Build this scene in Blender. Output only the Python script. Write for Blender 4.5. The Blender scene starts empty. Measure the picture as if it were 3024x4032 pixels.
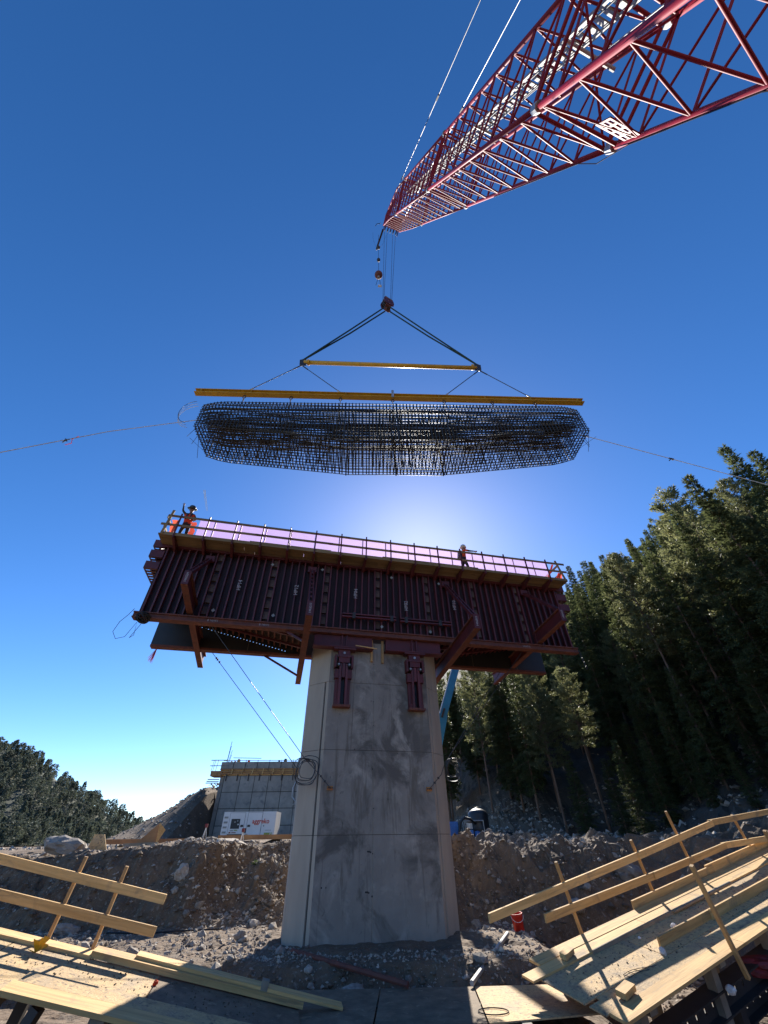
import bpy, bmesh, math, random
import numpy as np
from math import sin, cos, radians, pi
from mathutils import Vector, Matrix, noise

random.seed(7); rng = np.random.default_rng(7)
scene = bpy.context.scene
COL = scene.collection

# ---------------------------------------------------------------- camera
PITCH, ROLL = radians(40.5), radians(0.8)
CAM = Vector((0, 0, 2.0))
_f = Vector((0, cos(PITCH), sin(PITCH))); _r = Vector((1, 0, 0)); _u = _r.cross(_f)
_r2 = (cos(ROLL) * _r - sin(ROLL) * _u).normalized(); _u2 = _r2.cross(_f)
cam = bpy.data.cameras.new('camera'); cam_o = bpy.data.objects.new('camera', cam); COL.objects.link(cam_o)
cam.sensor_fit = 'VERTICAL'; cam.sensor_height = 32.0; cam.sensor_width = 24.0
cam.lens = 32.0 * 1515.0 / 4032.0
cam.clip_start = 0.05; cam.clip_end = 30000
M = Matrix((_r2, _u2, -_f)).transposed().to_4x4(); M.translation = CAM
cam_o.matrix_world = M
scene.camera = cam_o

# ---------------------------------------------------------------- sky, sun, exposure
SUN_EL, SUN_AZ = radians(34.0), radians(6.2)      # azimuth measured from +Y towards +X
world = bpy.data.worlds.new('World'); scene.world = world; world.use_nodes = True
wn = world.node_tree.nodes; wl = world.node_tree.links
sky = wn.new('ShaderNodeTexSky'); sky.sky_type = 'NISHITA'; sky.sun_disc = False
sky.sun_elevation = SUN_EL; sky.sun_rotation = SUN_AZ
sky.altitude = 3400; sky.air_density = 1.0; sky.dust_density = 2.4; sky.ozone_density = 2.0
hs_ = wn.new('ShaderNodeHueSaturation'); hs_.inputs['Saturation'].default_value = 1.29; hs_.inputs['Hue'].default_value = 0.505; wl.new(sky.outputs[0], hs_.inputs['Color']); wl.new(hs_.outputs[0], wn['Background'].inputs['Color'])
wn['Background'].inputs['Strength'].default_value = 0.113
sun = bpy.data.lights.new('sun', 'SUN'); sun.energy = 5.0; sun.angle = radians(0.53); sun.color = (1.0, 0.94, 0.85)
sun_o = bpy.data.objects.new('sun', sun); COL.objects.link(sun_o)
sd = Vector((sin(SUN_AZ) * cos(SUN_EL), cos(SUN_AZ) * cos(SUN_EL), sin(SUN_EL)))
sun_o.rotation_euler = sd.to_track_quat('Z', 'Y').to_euler(); sun_o.location = (0, 0, 90)
scene.view_settings.view_transform = 'Standard'; scene.view_settings.look = 'None'
scene.view_settings.exposure = 1.05; scene.view_settings.gamma = 1.0
scene.cycles.max_bounces = 6; scene.cycles.transparent_max_bounces = 12
scene.cycles.use_denoising = True

# ---------------------------------------------------------------- helpers
class MB:
    """collects faces for one mesh"""
    def __init__(s): s.v = []; s.f = []; s.m = []; s.cur = 0
    def add(s, vs, fs):
        o = len(s.v); s.v.extend([tuple(v) for v in vs]); s.f.extend([tuple(i + o for i in f) for f in fs]); s.m.extend([s.cur] * len(fs))
        return s
    def hexa(s, p):      # 8 points: bottom 4 ccw, top 4 ccw
        return s.add(p, [(3, 2, 1, 0), (4, 5, 6, 7), (0, 1, 5, 4), (1, 2, 6, 5), (2, 3, 7, 6), (3, 0, 4, 7)])
    def box(s, x0, x1, y0, y1, z0, z1):
        return s.hexa([(x0, y0, z0), (x1, y0, z0), (x1, y1, z0), (x0, y1, z0), (x0, y0, z1), (x1, y0, z1), (x1, y1, z1), (x0, y1, z1)])
    def beam(s, p, q, w, h, up=(0, 0, 1)):
        p, q, up = Vector(p), Vector(q), Vector(up); d = (q - p).normalized()
        a = d.cross(up)
        if a.length < 1e-5: a = d.cross(Vector((1, 0, 0)))
        a.normalize(); b = a.cross(d); a = a * w / 2; b = b * h / 2
        return s.hexa([p - a - b, p + a - b, q + a - b, q - a - b, p - a + b, p + a + b, q + a + b, q - a + b])
    def tube(s, pts, r, seg=6, cap=True, r1=None):
        pts = [Vector(p) for p in pts]; n = len(pts); o = len(s.v); prev = None
        for i, p in enumerate(pts):
            d = (pts[min(i + 1, n - 1)] - pts[max(i - 1, 0)])
            if d.length < 1e-9: d = Vector((0, 0, 1))
            d.normalize()
            if prev is None:
                a = d.cross(Vector((0, 0, 1)))
                if a.length < 1e-4: a = d.cross(Vector((1, 0, 0)))
            else:
                a = prev - d * prev.dot(d)
            a.normalize(); prev = a; b = d.cross(a)
            rr = r if r1 is None else r + (r1 - r) * i / max(n - 1, 1)
            for k in range(seg):
                t = 2 * pi * k / seg; s.v.append(tuple(p + (a * cos(t) + b * sin(t)) * rr))
        for i in range(n - 1):
            for k in range(seg):
                k2 = (k + 1) % seg; s.f.append((o + i * seg + k, o + i * seg + k2, o + (i + 1) * seg + k2, o + (i + 1) * seg + k)); s.m.append(s.cur)
        if cap:
            s.f.append(tuple(o + k for k in range(seg))[::-1]); s.m.append(s.cur)
            s.f.append(tuple(o + (n - 1) * seg + k for k in range(seg))); s.m.append(s.cur)
        return s
    def loop(s, pts, r, seg=4):
        return s.tube(list(pts) + [pts[0]], r, seg, cap=False)
    def lathe(s, prof, seg=20, c=(0, 0, 0)):
        o = len(s.v)
        for (r, z) in prof:
            for k in range(seg):
                t = 2 * pi * k / seg; s.v.append((c[0] + r * cos(t), c[1] + r * sin(t), c[2] + z))
        for i in range(len(prof) - 1):
            for k in range(seg):
                k2 = (k + 1) % seg; s.f.append((o + i * seg + k, o + i * seg + k2, o + (i + 1) * seg + k2, o + (i + 1) * seg + k)); s.m.append(s.cur)
        s.f.append(tuple(o + k for k in range(seg))[::-1]); s.m.append(s.cur)
        s.f.append(tuple(o + (len(prof) - 1) * seg + k for k in range(seg))); s.m.append(s.cur)
        return s
    def prism(s, poly, e):     # planar polygon of 3d points extruded by vector e
        n = len(poly); e = Vector(e); vs = [Vector(p) for p in poly] + [Vector(p) + e for p in poly]
        return s.add(vs, [tuple(range(n))[::-1], tuple(range(n, 2 * n))] + [(i, (i + 1) % n, n + (i + 1) % n, n + i) for i in range(n)])
    def mesh(s, name, mats, smooth=False):
        me = bpy.data.meshes.new(name); me.from_pydata(s.v, [], s.f)
        for m in (mats if isinstance(mats, (list, tuple)) else [mats]): me.materials.append(m)
        if any(s.m): me.polygons.foreach_set('material_index', s.m)
        bm = bmesh.new(); bm.from_mesh(me); bmesh.ops.recalc_face_normals(bm, faces=bm.faces); bm.to_mesh(me); bm.free()
        if smooth: me.polygons.foreach_set('use_smooth', [True] * len(me.polygons))
        me.update(); return me
    def build(s, name, mats, parent=None, smooth=False):
        return obj(name, s.mesh(name, mats, smooth), parent)

def obj(name, me, parent=None, loc=None, rot=None, scale=None):
    o = bpy.data.objects.new(name, me); COL.objects.link(o)
    if parent is not None: o.parent = parent
    if loc is not None: o.location = loc
    if rot is not None: o.rotation_euler = rot
    if scale is not None: o.scale = scale
    return o
def tag(o, label, cat, group=None):
    o['label'] = label; o['category'] = cat
    if group: o['group'] = group
    return o
def thing(name, label, cat, loc=(0, 0, 0), rot=(0, 0, 0), group=None):
    o = bpy.data.objects.new(name, None); COL.objects.link(o); o.location = loc; o.rotation_euler = rot; o.empty_display_size = 0.2
    return tag(o, label, cat, group)
def frame(o, origin, ex, ey, ez):
    m = Matrix((Vector(ex), Vector(ey), Vector(ez))).transposed().to_4x4(); m.translation = Vector(origin); o.matrix_world = m; return o
def text_mesh(txt, size, mat, depth=0.004, bold=0.0):
    cu = bpy.data.curves.new('t', 'FONT'); cu.body = txt; cu.size = size; cu.extrude = depth; cu.align_x = 'CENTER'; cu.align_y = 'CENTER'; cu.resolution_u = 2; cu.offset = bold
    t = bpy.data.objects.new('t', cu); COL.objects.link(t)
    dg = bpy.context.evaluated_depsgraph_get(); me = bpy.data.meshes.new_from_object(t.evaluated_get(dg))
    bpy.data.objects.remove(t); bpy.data.curves.remove(cu); me.materials.clear(); me.materials.append(mat); me.name = 'lettering'
    return me

# ---------------------------------------------------------------- materials
def mat(name, c1, c2=None, rough=0.7, metal=0.0, scale=3.0, bump=0.0, bscale=None, stretch=None, detail=6, trans=0.0, spec=0.5, ramp=(0.35, 0.65), extra=None, rnd=0.0, coat=0.0):
    m = bpy.data.materials.new(name); m.use_nodes = True; nt = m.node_tree; N, Lk = nt.nodes, nt.links
    b = N['Principled BSDF']; b.inputs['Roughness'].default_value = rough; b.inputs['Metallic'].default_value = metal; b.inputs['Specular IOR Level'].default_value = spec
    b.inputs['Coat Weight'].default_value = coat
    if c2 is None: c2 = tuple(x * 0.72 for x in c1)
    tc = N.new('ShaderNodeTexCoord'); mp = N.new('ShaderNodeMapping'); Lk.new(tc.outputs['Object'], mp.inputs[0])
    if stretch: mp.inputs['Scale'].default_value = stretch
    nz = N.new('ShaderNodeTexNoise'); nz.inputs['Scale'].default_value = scale; nz.inputs['Detail'].default_value = detail; nz.inputs['Roughness'].default_value = 0.62
    Lk.new(mp.outputs[0], nz.inputs['Vector'])
    cr = N.new('ShaderNodeValToRGB'); cr.color_ramp.elements[0].position = ramp[0]; cr.color_ramp.elements[1].position = ramp[1]
    cr.color_ramp.elements[0].color = (*c2, 1); cr.color_ramp.elements[1].color = (*c1, 1)
    Lk.new(nz.outputs['Fac'], cr.inputs[0]); colr = cr.outputs[0]
    if extra:            # (colour, noise scale, threshold lo, hi, stretch)
        for (ec, es, lo, hi, est) in extra:
            mp2 = N.new('ShaderNodeMapping'); Lk.new(tc.outputs['Object'], mp2.inputs[0]); mp2.inputs['Scale'].default_value = est or (1, 1, 1); mp2.inputs['Location'].default_value = (es * 1.7, 3.1, es)
            n2 = N.new('ShaderNodeTexNoise'); n2.inputs['Scale'].default_value = es; n2.inputs['Detail'].default_value = 7; n2.inputs['Roughness'].default_value = 0.65; n2.inputs['Distortion'].default_value = 0.6
            Lk.new(mp2.outputs[0], n2.inputs['Vector'])
            mr = N.new('ShaderNodeMapRange'); mr.inputs['From Min'].default_value = lo; mr.inputs['From Max'].default_value = hi; Lk.new(n2.outputs['Fac'], mr.inputs['Value'])
            mx = N.new('ShaderNodeMix'); mx.data_type = 'RGBA'; Lk.new(mr.outputs[0], mx.inputs['Factor']); Lk.new(colr, mx.inputs[6]); mx.inputs[7].default_value = (*ec, 1); colr = mx.outputs[2]
    if rnd:
        oi = N.new('ShaderNodeObjectInfo'); hs = N.new('ShaderNodeHueSaturation'); mr = N.new('ShaderNodeMapRange'); mr.inputs['To Min'].default_value = 1 - rnd; mr.inputs['To Max'].default_value = 1 + rnd
        Lk.new(oi.outputs['Random'], mr.inputs['Value']); Lk.new(mr.outputs[0], hs.inputs['Value']); Lk.new(colr, hs.inputs['Color']); colr = hs.outputs[0]
    Lk.new(colr, b.inputs['Base Color'])
    if bump:
        nb = N.new('ShaderNodeTexNoise'); nb.inputs['Scale'].default_value = bscale or scale * 6; nb.inputs['Detail'].default_value = 5; Lk.new(mp.outputs[0], nb.inputs['Vector'])
        bp = N.new('ShaderNodeBump'); bp.inputs['Strength'].default_value = bump; bp.inputs['Distance'].default_value = 0.05; Lk.new(nb.outputs['Fac'], bp.inputs['Height']); Lk.new(bp.outputs[0], b.inputs['Normal'])
    if trans:
        tr = N.new('ShaderNodeBsdfTranslucent'); Lk.new(colr, tr.inputs['Color']); ms = N.new('ShaderNodeMixShader'); ms.inputs[0].default_value = trans
        Lk.new(b.outputs[0], ms.inputs[1]); Lk.new(tr.outputs[0], ms.inputs[2]); Lk.new(ms.outputs[0], N['Material Output'].inputs['Surface'])
    return m

MT = {}
MT['concrete'] = mat('concrete_pier', (0.31, 0.27, 0.222), (0.24, 0.208, 0.172), 0.85, scale=1.1, bump=0.12, bscale=30,
    extra=[((0.13, 0.112, 0.092), 0.75, 0.50, 0.61, (1, 1, 0.8)), ((0.40, 0.35, 0.285), 1.4, 0.56, 0.70, (1, 1, 0.7)), ((0.155, 0.13, 0.10), 3.2, 0.55, 0.68, (1.6, 1.6, 0.13)), ((0.10, 0.09, 0.075), 5.5, 0.64, 0.72, (1, 1, 0.5)), ((0.42, 0.38, 0.32), 22, 0.68, 0.74, None)])
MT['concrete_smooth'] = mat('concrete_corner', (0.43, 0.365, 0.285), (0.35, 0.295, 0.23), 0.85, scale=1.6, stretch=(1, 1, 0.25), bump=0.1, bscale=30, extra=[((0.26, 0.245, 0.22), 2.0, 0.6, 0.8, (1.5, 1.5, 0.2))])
MT['concrete_abut'] = mat('concrete_abutment', (0.36, 0.325, 0.275), (0.26, 0.235, 0.20), 0.9, scale=0.9, extra=[((0.16, 0.16, 0.155), 1.3, 0.55, 0.72, None)], rnd=0.08)
MT['joint'] = mat('joint_dark', (0.07, 0.065, 0.055), None, 0.95)  # dark core colour that shows through the open joints
MT['red'] = mat('oxide_red_steel', (0.125, 0.02, 0.022), (0.075, 0.013, 0.015), 0.55, scale=2.5, extra=[((0.06, 0.02, 0.02), 4, 0.58, 0.75, None)])
MT['rib'] = mat('oxide_red_rib', (0.145, 0.028, 0.03), (0.09, 0.018, 0.02), 0.5, scale=2.0, stretch=(1, 1, 0.4), extra=[((0.05, 0.02, 0.018), 6, 0.56, 0.70, (1, 1, .4)), ((0.20, 0.16, 0.15), 9, 0.68, 0.74, (1, 1, .5))], rnd=0.2)
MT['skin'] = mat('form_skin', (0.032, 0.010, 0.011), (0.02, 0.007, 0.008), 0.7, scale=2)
MT['ladder'] = mat('weathered_form_ply', (0.13, 0.085, 0.065), (0.07, 0.04, 0.035), 0.85, scale=3, rnd=0.25)
MT['rust'] = mat('rusty_flange', (0.20, 0.062, 0.036), (0.12, 0.04, 0.03), 0.75, scale=4, extra=[((0.08, 0.03, 0.02), 7, 0.55, 0.7, None)])
MT['ply_dark'] = mat('black_phenolic_ply', (0.030, 0.029, 0.027), (0.018, 0.018, 0.018), 0.45, scale=1.2, extra=[((0.07, 0.066, 0.06), 2.2, 0.62, 0.8, (3, 1, 0.2))])
MT['boom'] = mat('crane_red', (0.27, 0.010, 0.026), (0.20, 0.008, 0.02), 0.5, scale=1.5, spec=0.3, extra=[((0.12, 0.01, 0.018), 2.5, 0.56, 0.7, None)])
MT['wire'] = mat('wire_rope', (0.10, 0.10, 0.10), (0.06, 0.06, 0.06), 0.5, metal=0.6)
MT['galv'] = mat('galvanised', (0.50, 0.50, 0.48), (0.36, 0.36, 0.35), 0.5, metal=0.6)
MT['dark'] = mat('dark_steel', (0.045, 0.04, 0.038), (0.028, 0.025, 0.024), 0.6)
MT['rebar'] = mat('rebar_steel', (0.038, 0.042, 0.038), (0.026, 0.028, 0.027), 0.6, scale=3)
MT['rebar_rust'] = mat('rusty_rebar', (0.075, 0.048, 0.036), (0.045, 0.03, 0.024), 0.8, scale=3)
MT['yellow'] = mat('yellow_paint', (0.72, 0.43, 0.03), (0.60, 0.34, 0.025), 0.4, scale=2, extra=[((0.30, 0.14, 0.03), 5, 0.64, 0.75, None)])
MT['sling'] = mat('green_sling', (0.02, 0.055, 0.042), None, 0.8)
MT['wood'] = mat('pine_lumber', (0.70, 0.445, 0.175), (0.48, 0.29, 0.105), 0.8, scale=3, stretch=(0.22, 5, 5), detail=9, bump=0.15, bscale=14, rnd=0.22, extra=[((0.30, 0.20, 0.10), 2.4, 0.55, 0.72, (0.3, 5, 5)), ((0.27, 0.185, 0.105), 1.3, 0.56, 0.72, None), ((0.12, 0.07, 0.035), 16, 0.70, 0.74, None)])
MT['wood_post'] = mat('pine_post', (0.52, 0.31, 0.12), (0.40, 0.23, 0.09), 0.75, scale=4, rnd=0.12)
MT['wood_old'] = mat('weathered_deck_plank', (0.32, 0.215, 0.105), (0.21, 0.138, 0.065), 0.85, scale=1.5, stretch=(0.35, 4, 4), extra=[((0.10, 0.065, 0.035), 3, 0.55, 0.75, (0.4, 3, 3))], rnd=0.15)
MT['wood_grey'] = mat('grey_lumber', (0.30, 0.25, 0.18), (0.20, 0.165, 0.12), 0.85, scale=3)
MT['ply'] = mat('dirty_osb', (0.62, 0.42, 0.195), (0.48, 0.315, 0.14), 0.85, scale=9, detail=9, bump=0.25, bscale=40, rnd=0.10,
    extra=[((0.40, 0.29, 0.17), 1.1, 0.48, 0.64, None), ((0.20, 0.145, 0.09), 14, 0.53, 0.64, None), ((0.66, 0.47, 0.25), 30, 0.58, 0.66, None), ((0.16, 0.12, 0.08), 2.3, 0.58, 0.70, None)])
MT['ply_mud_shade'] = mat('muddy_shaded_plywood', (0.24, 0.175, 0.11), (0.13, 0.093, 0.06), 0.9, scale=3, detail=9, bump=0.2, bscale=30, extra=[((0.34, 0.26, 0.16), 5, 0.58, 0.7, None)])  # muddy ply, with the pier's shadow also darkened into its colour
MT['walkway'] = mat('walkway_grating', (0.34, 0.33, 0.31), (0.22, 0.21, 0.2), 0.6)
MT['osb_edge'] = mat('board_edge', (0.50, 0.33, 0.16), (0.33, 0.21, 0.10), 0.85, scale=12)
MT['dirt'] = mat('dirt', (0.18, 0.12, 0.072), (0.10, 0.066, 0.04), 0.95, scale=0.9, bump=0.9, bscale=9, extra=[((0.27, 0.21, 0.15), 7, 0.55, 0.7, None), ((0.11, 0.085, 0.062), 2.2, 0.52, 0.7, None), ((0.34, 0.285, 0.22), 38, 0.60, 0.68, None)])
MT['stone'] = mat('stone', (0.38, 0.335, 0.275), (0.24, 0.20, 0.16), 0.9, scale=2.5, bump=0.4, bscale=12, rnd=0.35)
MT['gravel'] = mat('gravel', (0.50, 0.43, 0.34), (0.14, 0.10, 0.07), 0.9, scale=1.7, detail=3)
MT['bark'] = mat('bark', (0.24, 0.145, 0.095), (0.12, 0.075, 0.05), 0.9, scale=3, stretch=(3, 3, 0.5), bump=0.5, rnd=0.2)
MT['fir'] = mat('fir_needles', (0.15, 0.165, 0.065), (0.08, 0.10, 0.042), 0.5, scale=0.9, trans=0.5, rnd=0.22, spec=0.15)
MT['pine'] = mat('pine_needles', (0.24, 0.24, 0.11), (0.15, 0.16, 0.07), 0.45, scale=0.9, trans=0.5, rnd=0.2, spec=0.2)
MT['far'] = mat('hazy_far_conifer', (0.15, 0.16, 0.105), (0.06, 0.075, 0.055), 0.8, scale=0.5, trans=0.25, rnd=0.3)  # distance haze is painted into this greyed needle colour
MT['orange'] = mat('hi_vis_orange', (0.75, 0.10, 0.025), (0.62, 0.075, 0.02), 0.8, trans=0.25)
MT['orange_net'] = mat('orange_fabric', (0.80, 0.16, 0.09), (0.62, 0.10, 0.05), 0.8, trans=0.5)
MT['trousers'] = mat('dark_trousers', (0.035, 0.03, 0.03), None, 0.85)
MT['sleeve'] = mat('dark_sleeve', (0.05, 0.055, 0.05), None, 0.85)
MT['skin_tone'] = mat('skin_tone', (0.36, 0.20, 0.14), None, 0.6)
MT['hat_white'] = mat('white_plastic', (0.70, 0.69, 0.64), None, 0.35)
MT['hat_dark'] = mat('dark_helmet', (0.05, 0.055, 0.05), None, 0.4)
MT['white'] = mat('white_paint', (0.74, 0.73, 0.70), (0.66, 0.65, 0.62), 0.45, scale=1.0)
MT['white_mark'] = mat('white_stencil', (0.50, 0.45, 0.43), (0.25, 0.2, 0.2), 0.8, scale=14)
MT['redlogo'] = mat('red_print', (0.62, 0.055, 0.025), None, 0.5)
MT['green'] = mat('green_print', (0.30, 0.36, 0.06), None, 0.5)
MT['grille'] = mat('grey_grille', (0.33, 0.33, 0.30), None, 0.6)
MT['black'] = mat('black_plastic', (0.018, 0.018, 0.02), (0.012, 0.012, 0.013), 0.5)
MT['tank'] = mat('black_poly_tank', (0.03, 0.03, 0.032), (0.022, 0.022, 0.024), 0.42, scale=1)
MT['blue'] = mat('blue_paint', (0.02, 0.16, 0.48), (0.015, 0.12, 0.38), 0.4)
MT['lift_blue'] = mat('lift_blue', (0.02, 0.22, 0.36), (0.016, 0.17, 0.28), 0.35)
MT['lift_top'] = mat('lift_grey', (0.55, 0.62, 0.68), None, 0.4)
MT['bucket'] = mat('red_bucket', (0.72, 0.045, 0.025), None, 0.45)
MT['ora_clamp'] = mat('orange_clamp', (0.62, 0.24, 0.03), (0.35, 0.12, 0.03), 0.5)
MT['ywrap'] = mat('yellow_plastic', (0.85, 0.48, 0.02), None, 0.5, trans=0.2)
MT['clear'] = mat('crumpled_plastic', (0.70, 0.70, 0.70), (0.5, 0.5, 0.5), 0.25, scale=8, trans=0.3)
MT['redstuff'] = mat('red_tarp', (0.24, 0.02, 0.025), (0.12, 0.012, 0.015), 0.6)
MT['form_brown'] = mat('brown_form_timber', (0.42, 0.22, 0.09), (0.28, 0.14, 0.06), 0.8, scale=2)
MT['contrail'] = mat('vapour', (0.55, 0.57, 0.6), (0.55, 0.57, 0.6), 1.0, trans=0.5, spec=0.0)
MT['shrub'] = mat('shrub_green', (0.12, 0.17, 0.05), (0.07, 0.11, 0.03), 0.7, trans=0.3)

# pink debris netting: a woven sheet that lets part of the sky through
net = bpy.data.materials.new('pink_net'); net.use_nodes = True; N, Lk = net.node_tree.nodes, net.node_tree.links
N.remove(N['Principled BSDF'])
tp = N.new('ShaderNodeBsdfTransparent'); tp.inputs[0].default_value = (0.97, 0.82, 0.95, 1)
tl = N.new('ShaderNodeBsdfTranslucent'); df = N.new('ShaderNodeBsdfDiffuse'); df.inputs[0].default_value = (0.85, 0.5, 0.68, 1)
tcn = N.new('ShaderNodeTexCoord'); mpn = N.new('ShaderNodeMapping'); mpn.inputs['Scale'].default_value = (0.6, 1, 3); Lk.new(tcn.outputs['Object'], mpn.inputs[0])
nzn = N.new('ShaderNodeTexNoise'); nzn.inputs['Scale'].default_value = 3.5; nzn.inputs['Detail'].default_value = 5; nzn.inputs['Distortion'].default_value = 0.8; Lk.new(mpn.outputs[0], nzn.inputs['Vector'])
crn = N.new('ShaderNodeValToRGB'); crn.color_ramp.elements[0].color = (0.66, 0.36, 0.56, 1); crn.color_ramp.elements[1].color = (0.76, 0.48, 0.68, 1); Lk.new(nzn.outputs['Fac'], crn.inputs[0]); Lk.new(crn.outputs[0], tl.inputs[0])
m1 = N.new('ShaderNodeMixShader'); m1.inputs[0].default_value = 0.3; Lk.new(tl.outputs[0], m1.inputs[1]); Lk.new(df.outputs[0], m1.inputs[2])
m2 = N.new('ShaderNodeMixShader'); m2.inputs[0].default_value = 0.45; Lk.new(tp.outputs[0], m2.inputs[1]); Lk.new(m1.outputs[0], m2.inputs[2]); Lk.new(m2.outputs[0], N['Material Output'].inputs['Surface'])
MT['net'] = net

# forest floor: brown needle duff on the wooded slope, grey scree beyond the terrace (by place in the ground sheet)
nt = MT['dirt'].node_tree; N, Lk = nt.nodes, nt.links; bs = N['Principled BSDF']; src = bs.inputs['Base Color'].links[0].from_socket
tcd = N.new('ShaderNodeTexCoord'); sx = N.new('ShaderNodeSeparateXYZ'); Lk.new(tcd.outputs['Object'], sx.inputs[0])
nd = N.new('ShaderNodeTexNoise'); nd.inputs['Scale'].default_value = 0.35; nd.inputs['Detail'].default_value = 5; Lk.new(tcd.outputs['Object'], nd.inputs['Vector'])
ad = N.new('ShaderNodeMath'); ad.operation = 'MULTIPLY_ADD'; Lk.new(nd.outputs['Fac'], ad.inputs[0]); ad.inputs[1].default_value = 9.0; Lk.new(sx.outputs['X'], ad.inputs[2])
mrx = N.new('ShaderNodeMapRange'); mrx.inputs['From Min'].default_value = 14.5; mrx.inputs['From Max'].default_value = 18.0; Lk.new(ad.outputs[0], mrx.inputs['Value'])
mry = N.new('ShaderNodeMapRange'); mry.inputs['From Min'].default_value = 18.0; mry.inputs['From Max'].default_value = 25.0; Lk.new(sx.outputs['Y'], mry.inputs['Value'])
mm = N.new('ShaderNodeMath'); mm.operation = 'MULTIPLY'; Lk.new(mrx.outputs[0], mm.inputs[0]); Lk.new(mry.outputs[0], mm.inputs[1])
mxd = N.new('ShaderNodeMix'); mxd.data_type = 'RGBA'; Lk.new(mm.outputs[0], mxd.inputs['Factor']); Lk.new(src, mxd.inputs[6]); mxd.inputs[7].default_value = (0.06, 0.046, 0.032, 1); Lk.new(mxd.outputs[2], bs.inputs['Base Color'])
MT['clod'] = mat('soil_clod', (0.20, 0.145, 0.095), (0.11, 0.078, 0.05), 0.95, scale=2.0, bump=0.5, bscale=20)

# ================================================================= ground
def ss(a, b, x):
    t = min(1, max(0, (x - a) / (b - a))); return t * t * (3 - 2 * t)
def fbm(x, y, z, o=4):
    return noise.fractal(Vector((x, y, z)), 1.0, 2.0, o, noise_basis='PERLIN_ORIGINAL')
def hill(x, y):
    h = 0.40 * max(0, y - 34) * ss(2, 14, x) + 0.42 * max(0, x - 14.5)
    return min(h, 60 + 0.1 * h)
def ground_z(x, y):
    n1 = fbm(x * 0.35, y * 0.35, 1.3); n2 = fbm(x * 1.3, y * 1.3, 5.1, 3); n3 = fbm(x * 4.5, y * 4.5, 9.7, 2)
    # back bank : foot and crest lines
    foot = 17.2 + 0.35 * n1; crest = 18.6 + 0.9 * n1
    bay = ss(-6.6, -5.4, x) * (1 - ss(-2.2, -0.5, x))
    crest += 2.6 * bay; foot += 0.25 * bay
    rb = ss(1.5, 3.0, x); crest += 0.7 * rb; foot += 0.35 * rb
    top = 1.66 + 0.33 * ss(-13, -8, x) + 0.14 * n1 + 0.07 * n2 + rb * (0.22 * n2 - 0.12 + 0.3 * n1)
    t = (y - foot) / (crest - foot)
    t = 0 if t < 0 else 1 if t > 1 else t
    shp = t ** (0.75 + 0.2 * bay) if t > 0 else 0
    z = top * shp
    # excavated pad, its front edge and the low ground under the ramps
    edge = 13.15 + 0.30 * n1 + 0.12 * n2 - 0.25 * ss(-3, 3, x)
    drop = ss(edge, edge - 0.85, y)
    z -= 0.50 * drop + 0.75 * ss(10.6, 8.4, y) * ss(-0.5, -3.0, x) + 0.8 * ss(10.8, 9.4, y) * ss(1.5, 4.0, x)
    rim = ss(3.6, 5.2, x + 0.3 * n2) * ss(18.5, 16.5, y) * ss(10, 11, y)
    z -= 0.9 * rim * (1 - ss(9, 14, x))
    z += 0.9 * ss(7.5, 5.0, y) * (1 - ss(30, 60, abs(x)))
    # rising bench to the right, forest slope behind
    if y < 27: z += max(0, top - z) * ss(9.0, 14.0, x) * ss(9, 14, y)
    z += hill(x, y)
    # approach fill beside the abutment
    fl = min(1, max(0, (x + 31.9) / 10.4)) * 1.2 * ss(46, 59, y) * (1 - ss(120, 200, y)) * (1 - ss(-3, 2, x)) * max(ss(58.6, 62, y), ss(-20.7, -21.9, x))
    z += 5.2 * fl
    rough = 1.0 if y < 30 else 0.8
    slope = 4 * t * (1 - t)
    z += rough * (0.07 * n2 + 0.035 * n3) + 0.30 * slope * n2 + 0.16 * slope * n3
    # keep the pier pad and plant terrace calm
    return z
def axis(segs):
    out = []
    for a, b, st in segs:
        n = max(1, int(round((b - a) / st))); out += list(np.linspace(a, b, n, endpoint=False))
    out.append(segs[-1][1]); return out
XS = axis([(-3000, -600, 400), (-600, -100, 50), (-100, -40, 4), (-40, -16, 0.8), (-16, 9, 0.11), (9, 20, 0.3), (20, 60, 1.0), (60, 120, 6), (120, 600, 60), (600, 3000, 400)])
YS = axis([(-600, -60, 90), (-60, 0, 6), (0, 7.5, 0.7), (7.5, 12.2, 0.2), (12.2, 22, 0.1), (22, 34, 0.35), (34, 80, 1.0), (80, 160, 6), (160, 600, 55), (600, 4000, 425)])
nx, ny = len(XS), len(YS)
V = np.zeros((ny, nx, 3))
for j, y in enumerate(YS):
    for i, x in enumerate(XS):
        V[j, i] = (x, y, ground_z(x, y))
# break up the steep faces sideways too
for j, y in enumerate(YS):
    if 12.3 < y < 21.9:
        for i, x in enumerate(XS):
            if -15.9 < x < 8.9:
                q = noise.noise_vector(Vector((x * 1.9, y * 1.9, V[j, i, 2] * 2.4))) * 0.10
                V[j, i, 1] += q.y * 0.9; V[j, i, 0] += q.x * 0.5
idx = np.arange(nx * ny).reshape(ny, nx)
F = np.stack([idx[:-1, :-1], idx[:-1, 1:], idx[1:, 1:], idx[1:, :-1]], -1).reshape(-1, 4)
gm = bpy.data.meshes.new('ground'); gm.from_pydata(V.reshape(-1, 3).tolist(), [], F.tolist()); gm.materials.append(MT['dirt'])
ground = obj('ground', gm); ground['kind'] = 'structure'

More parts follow.
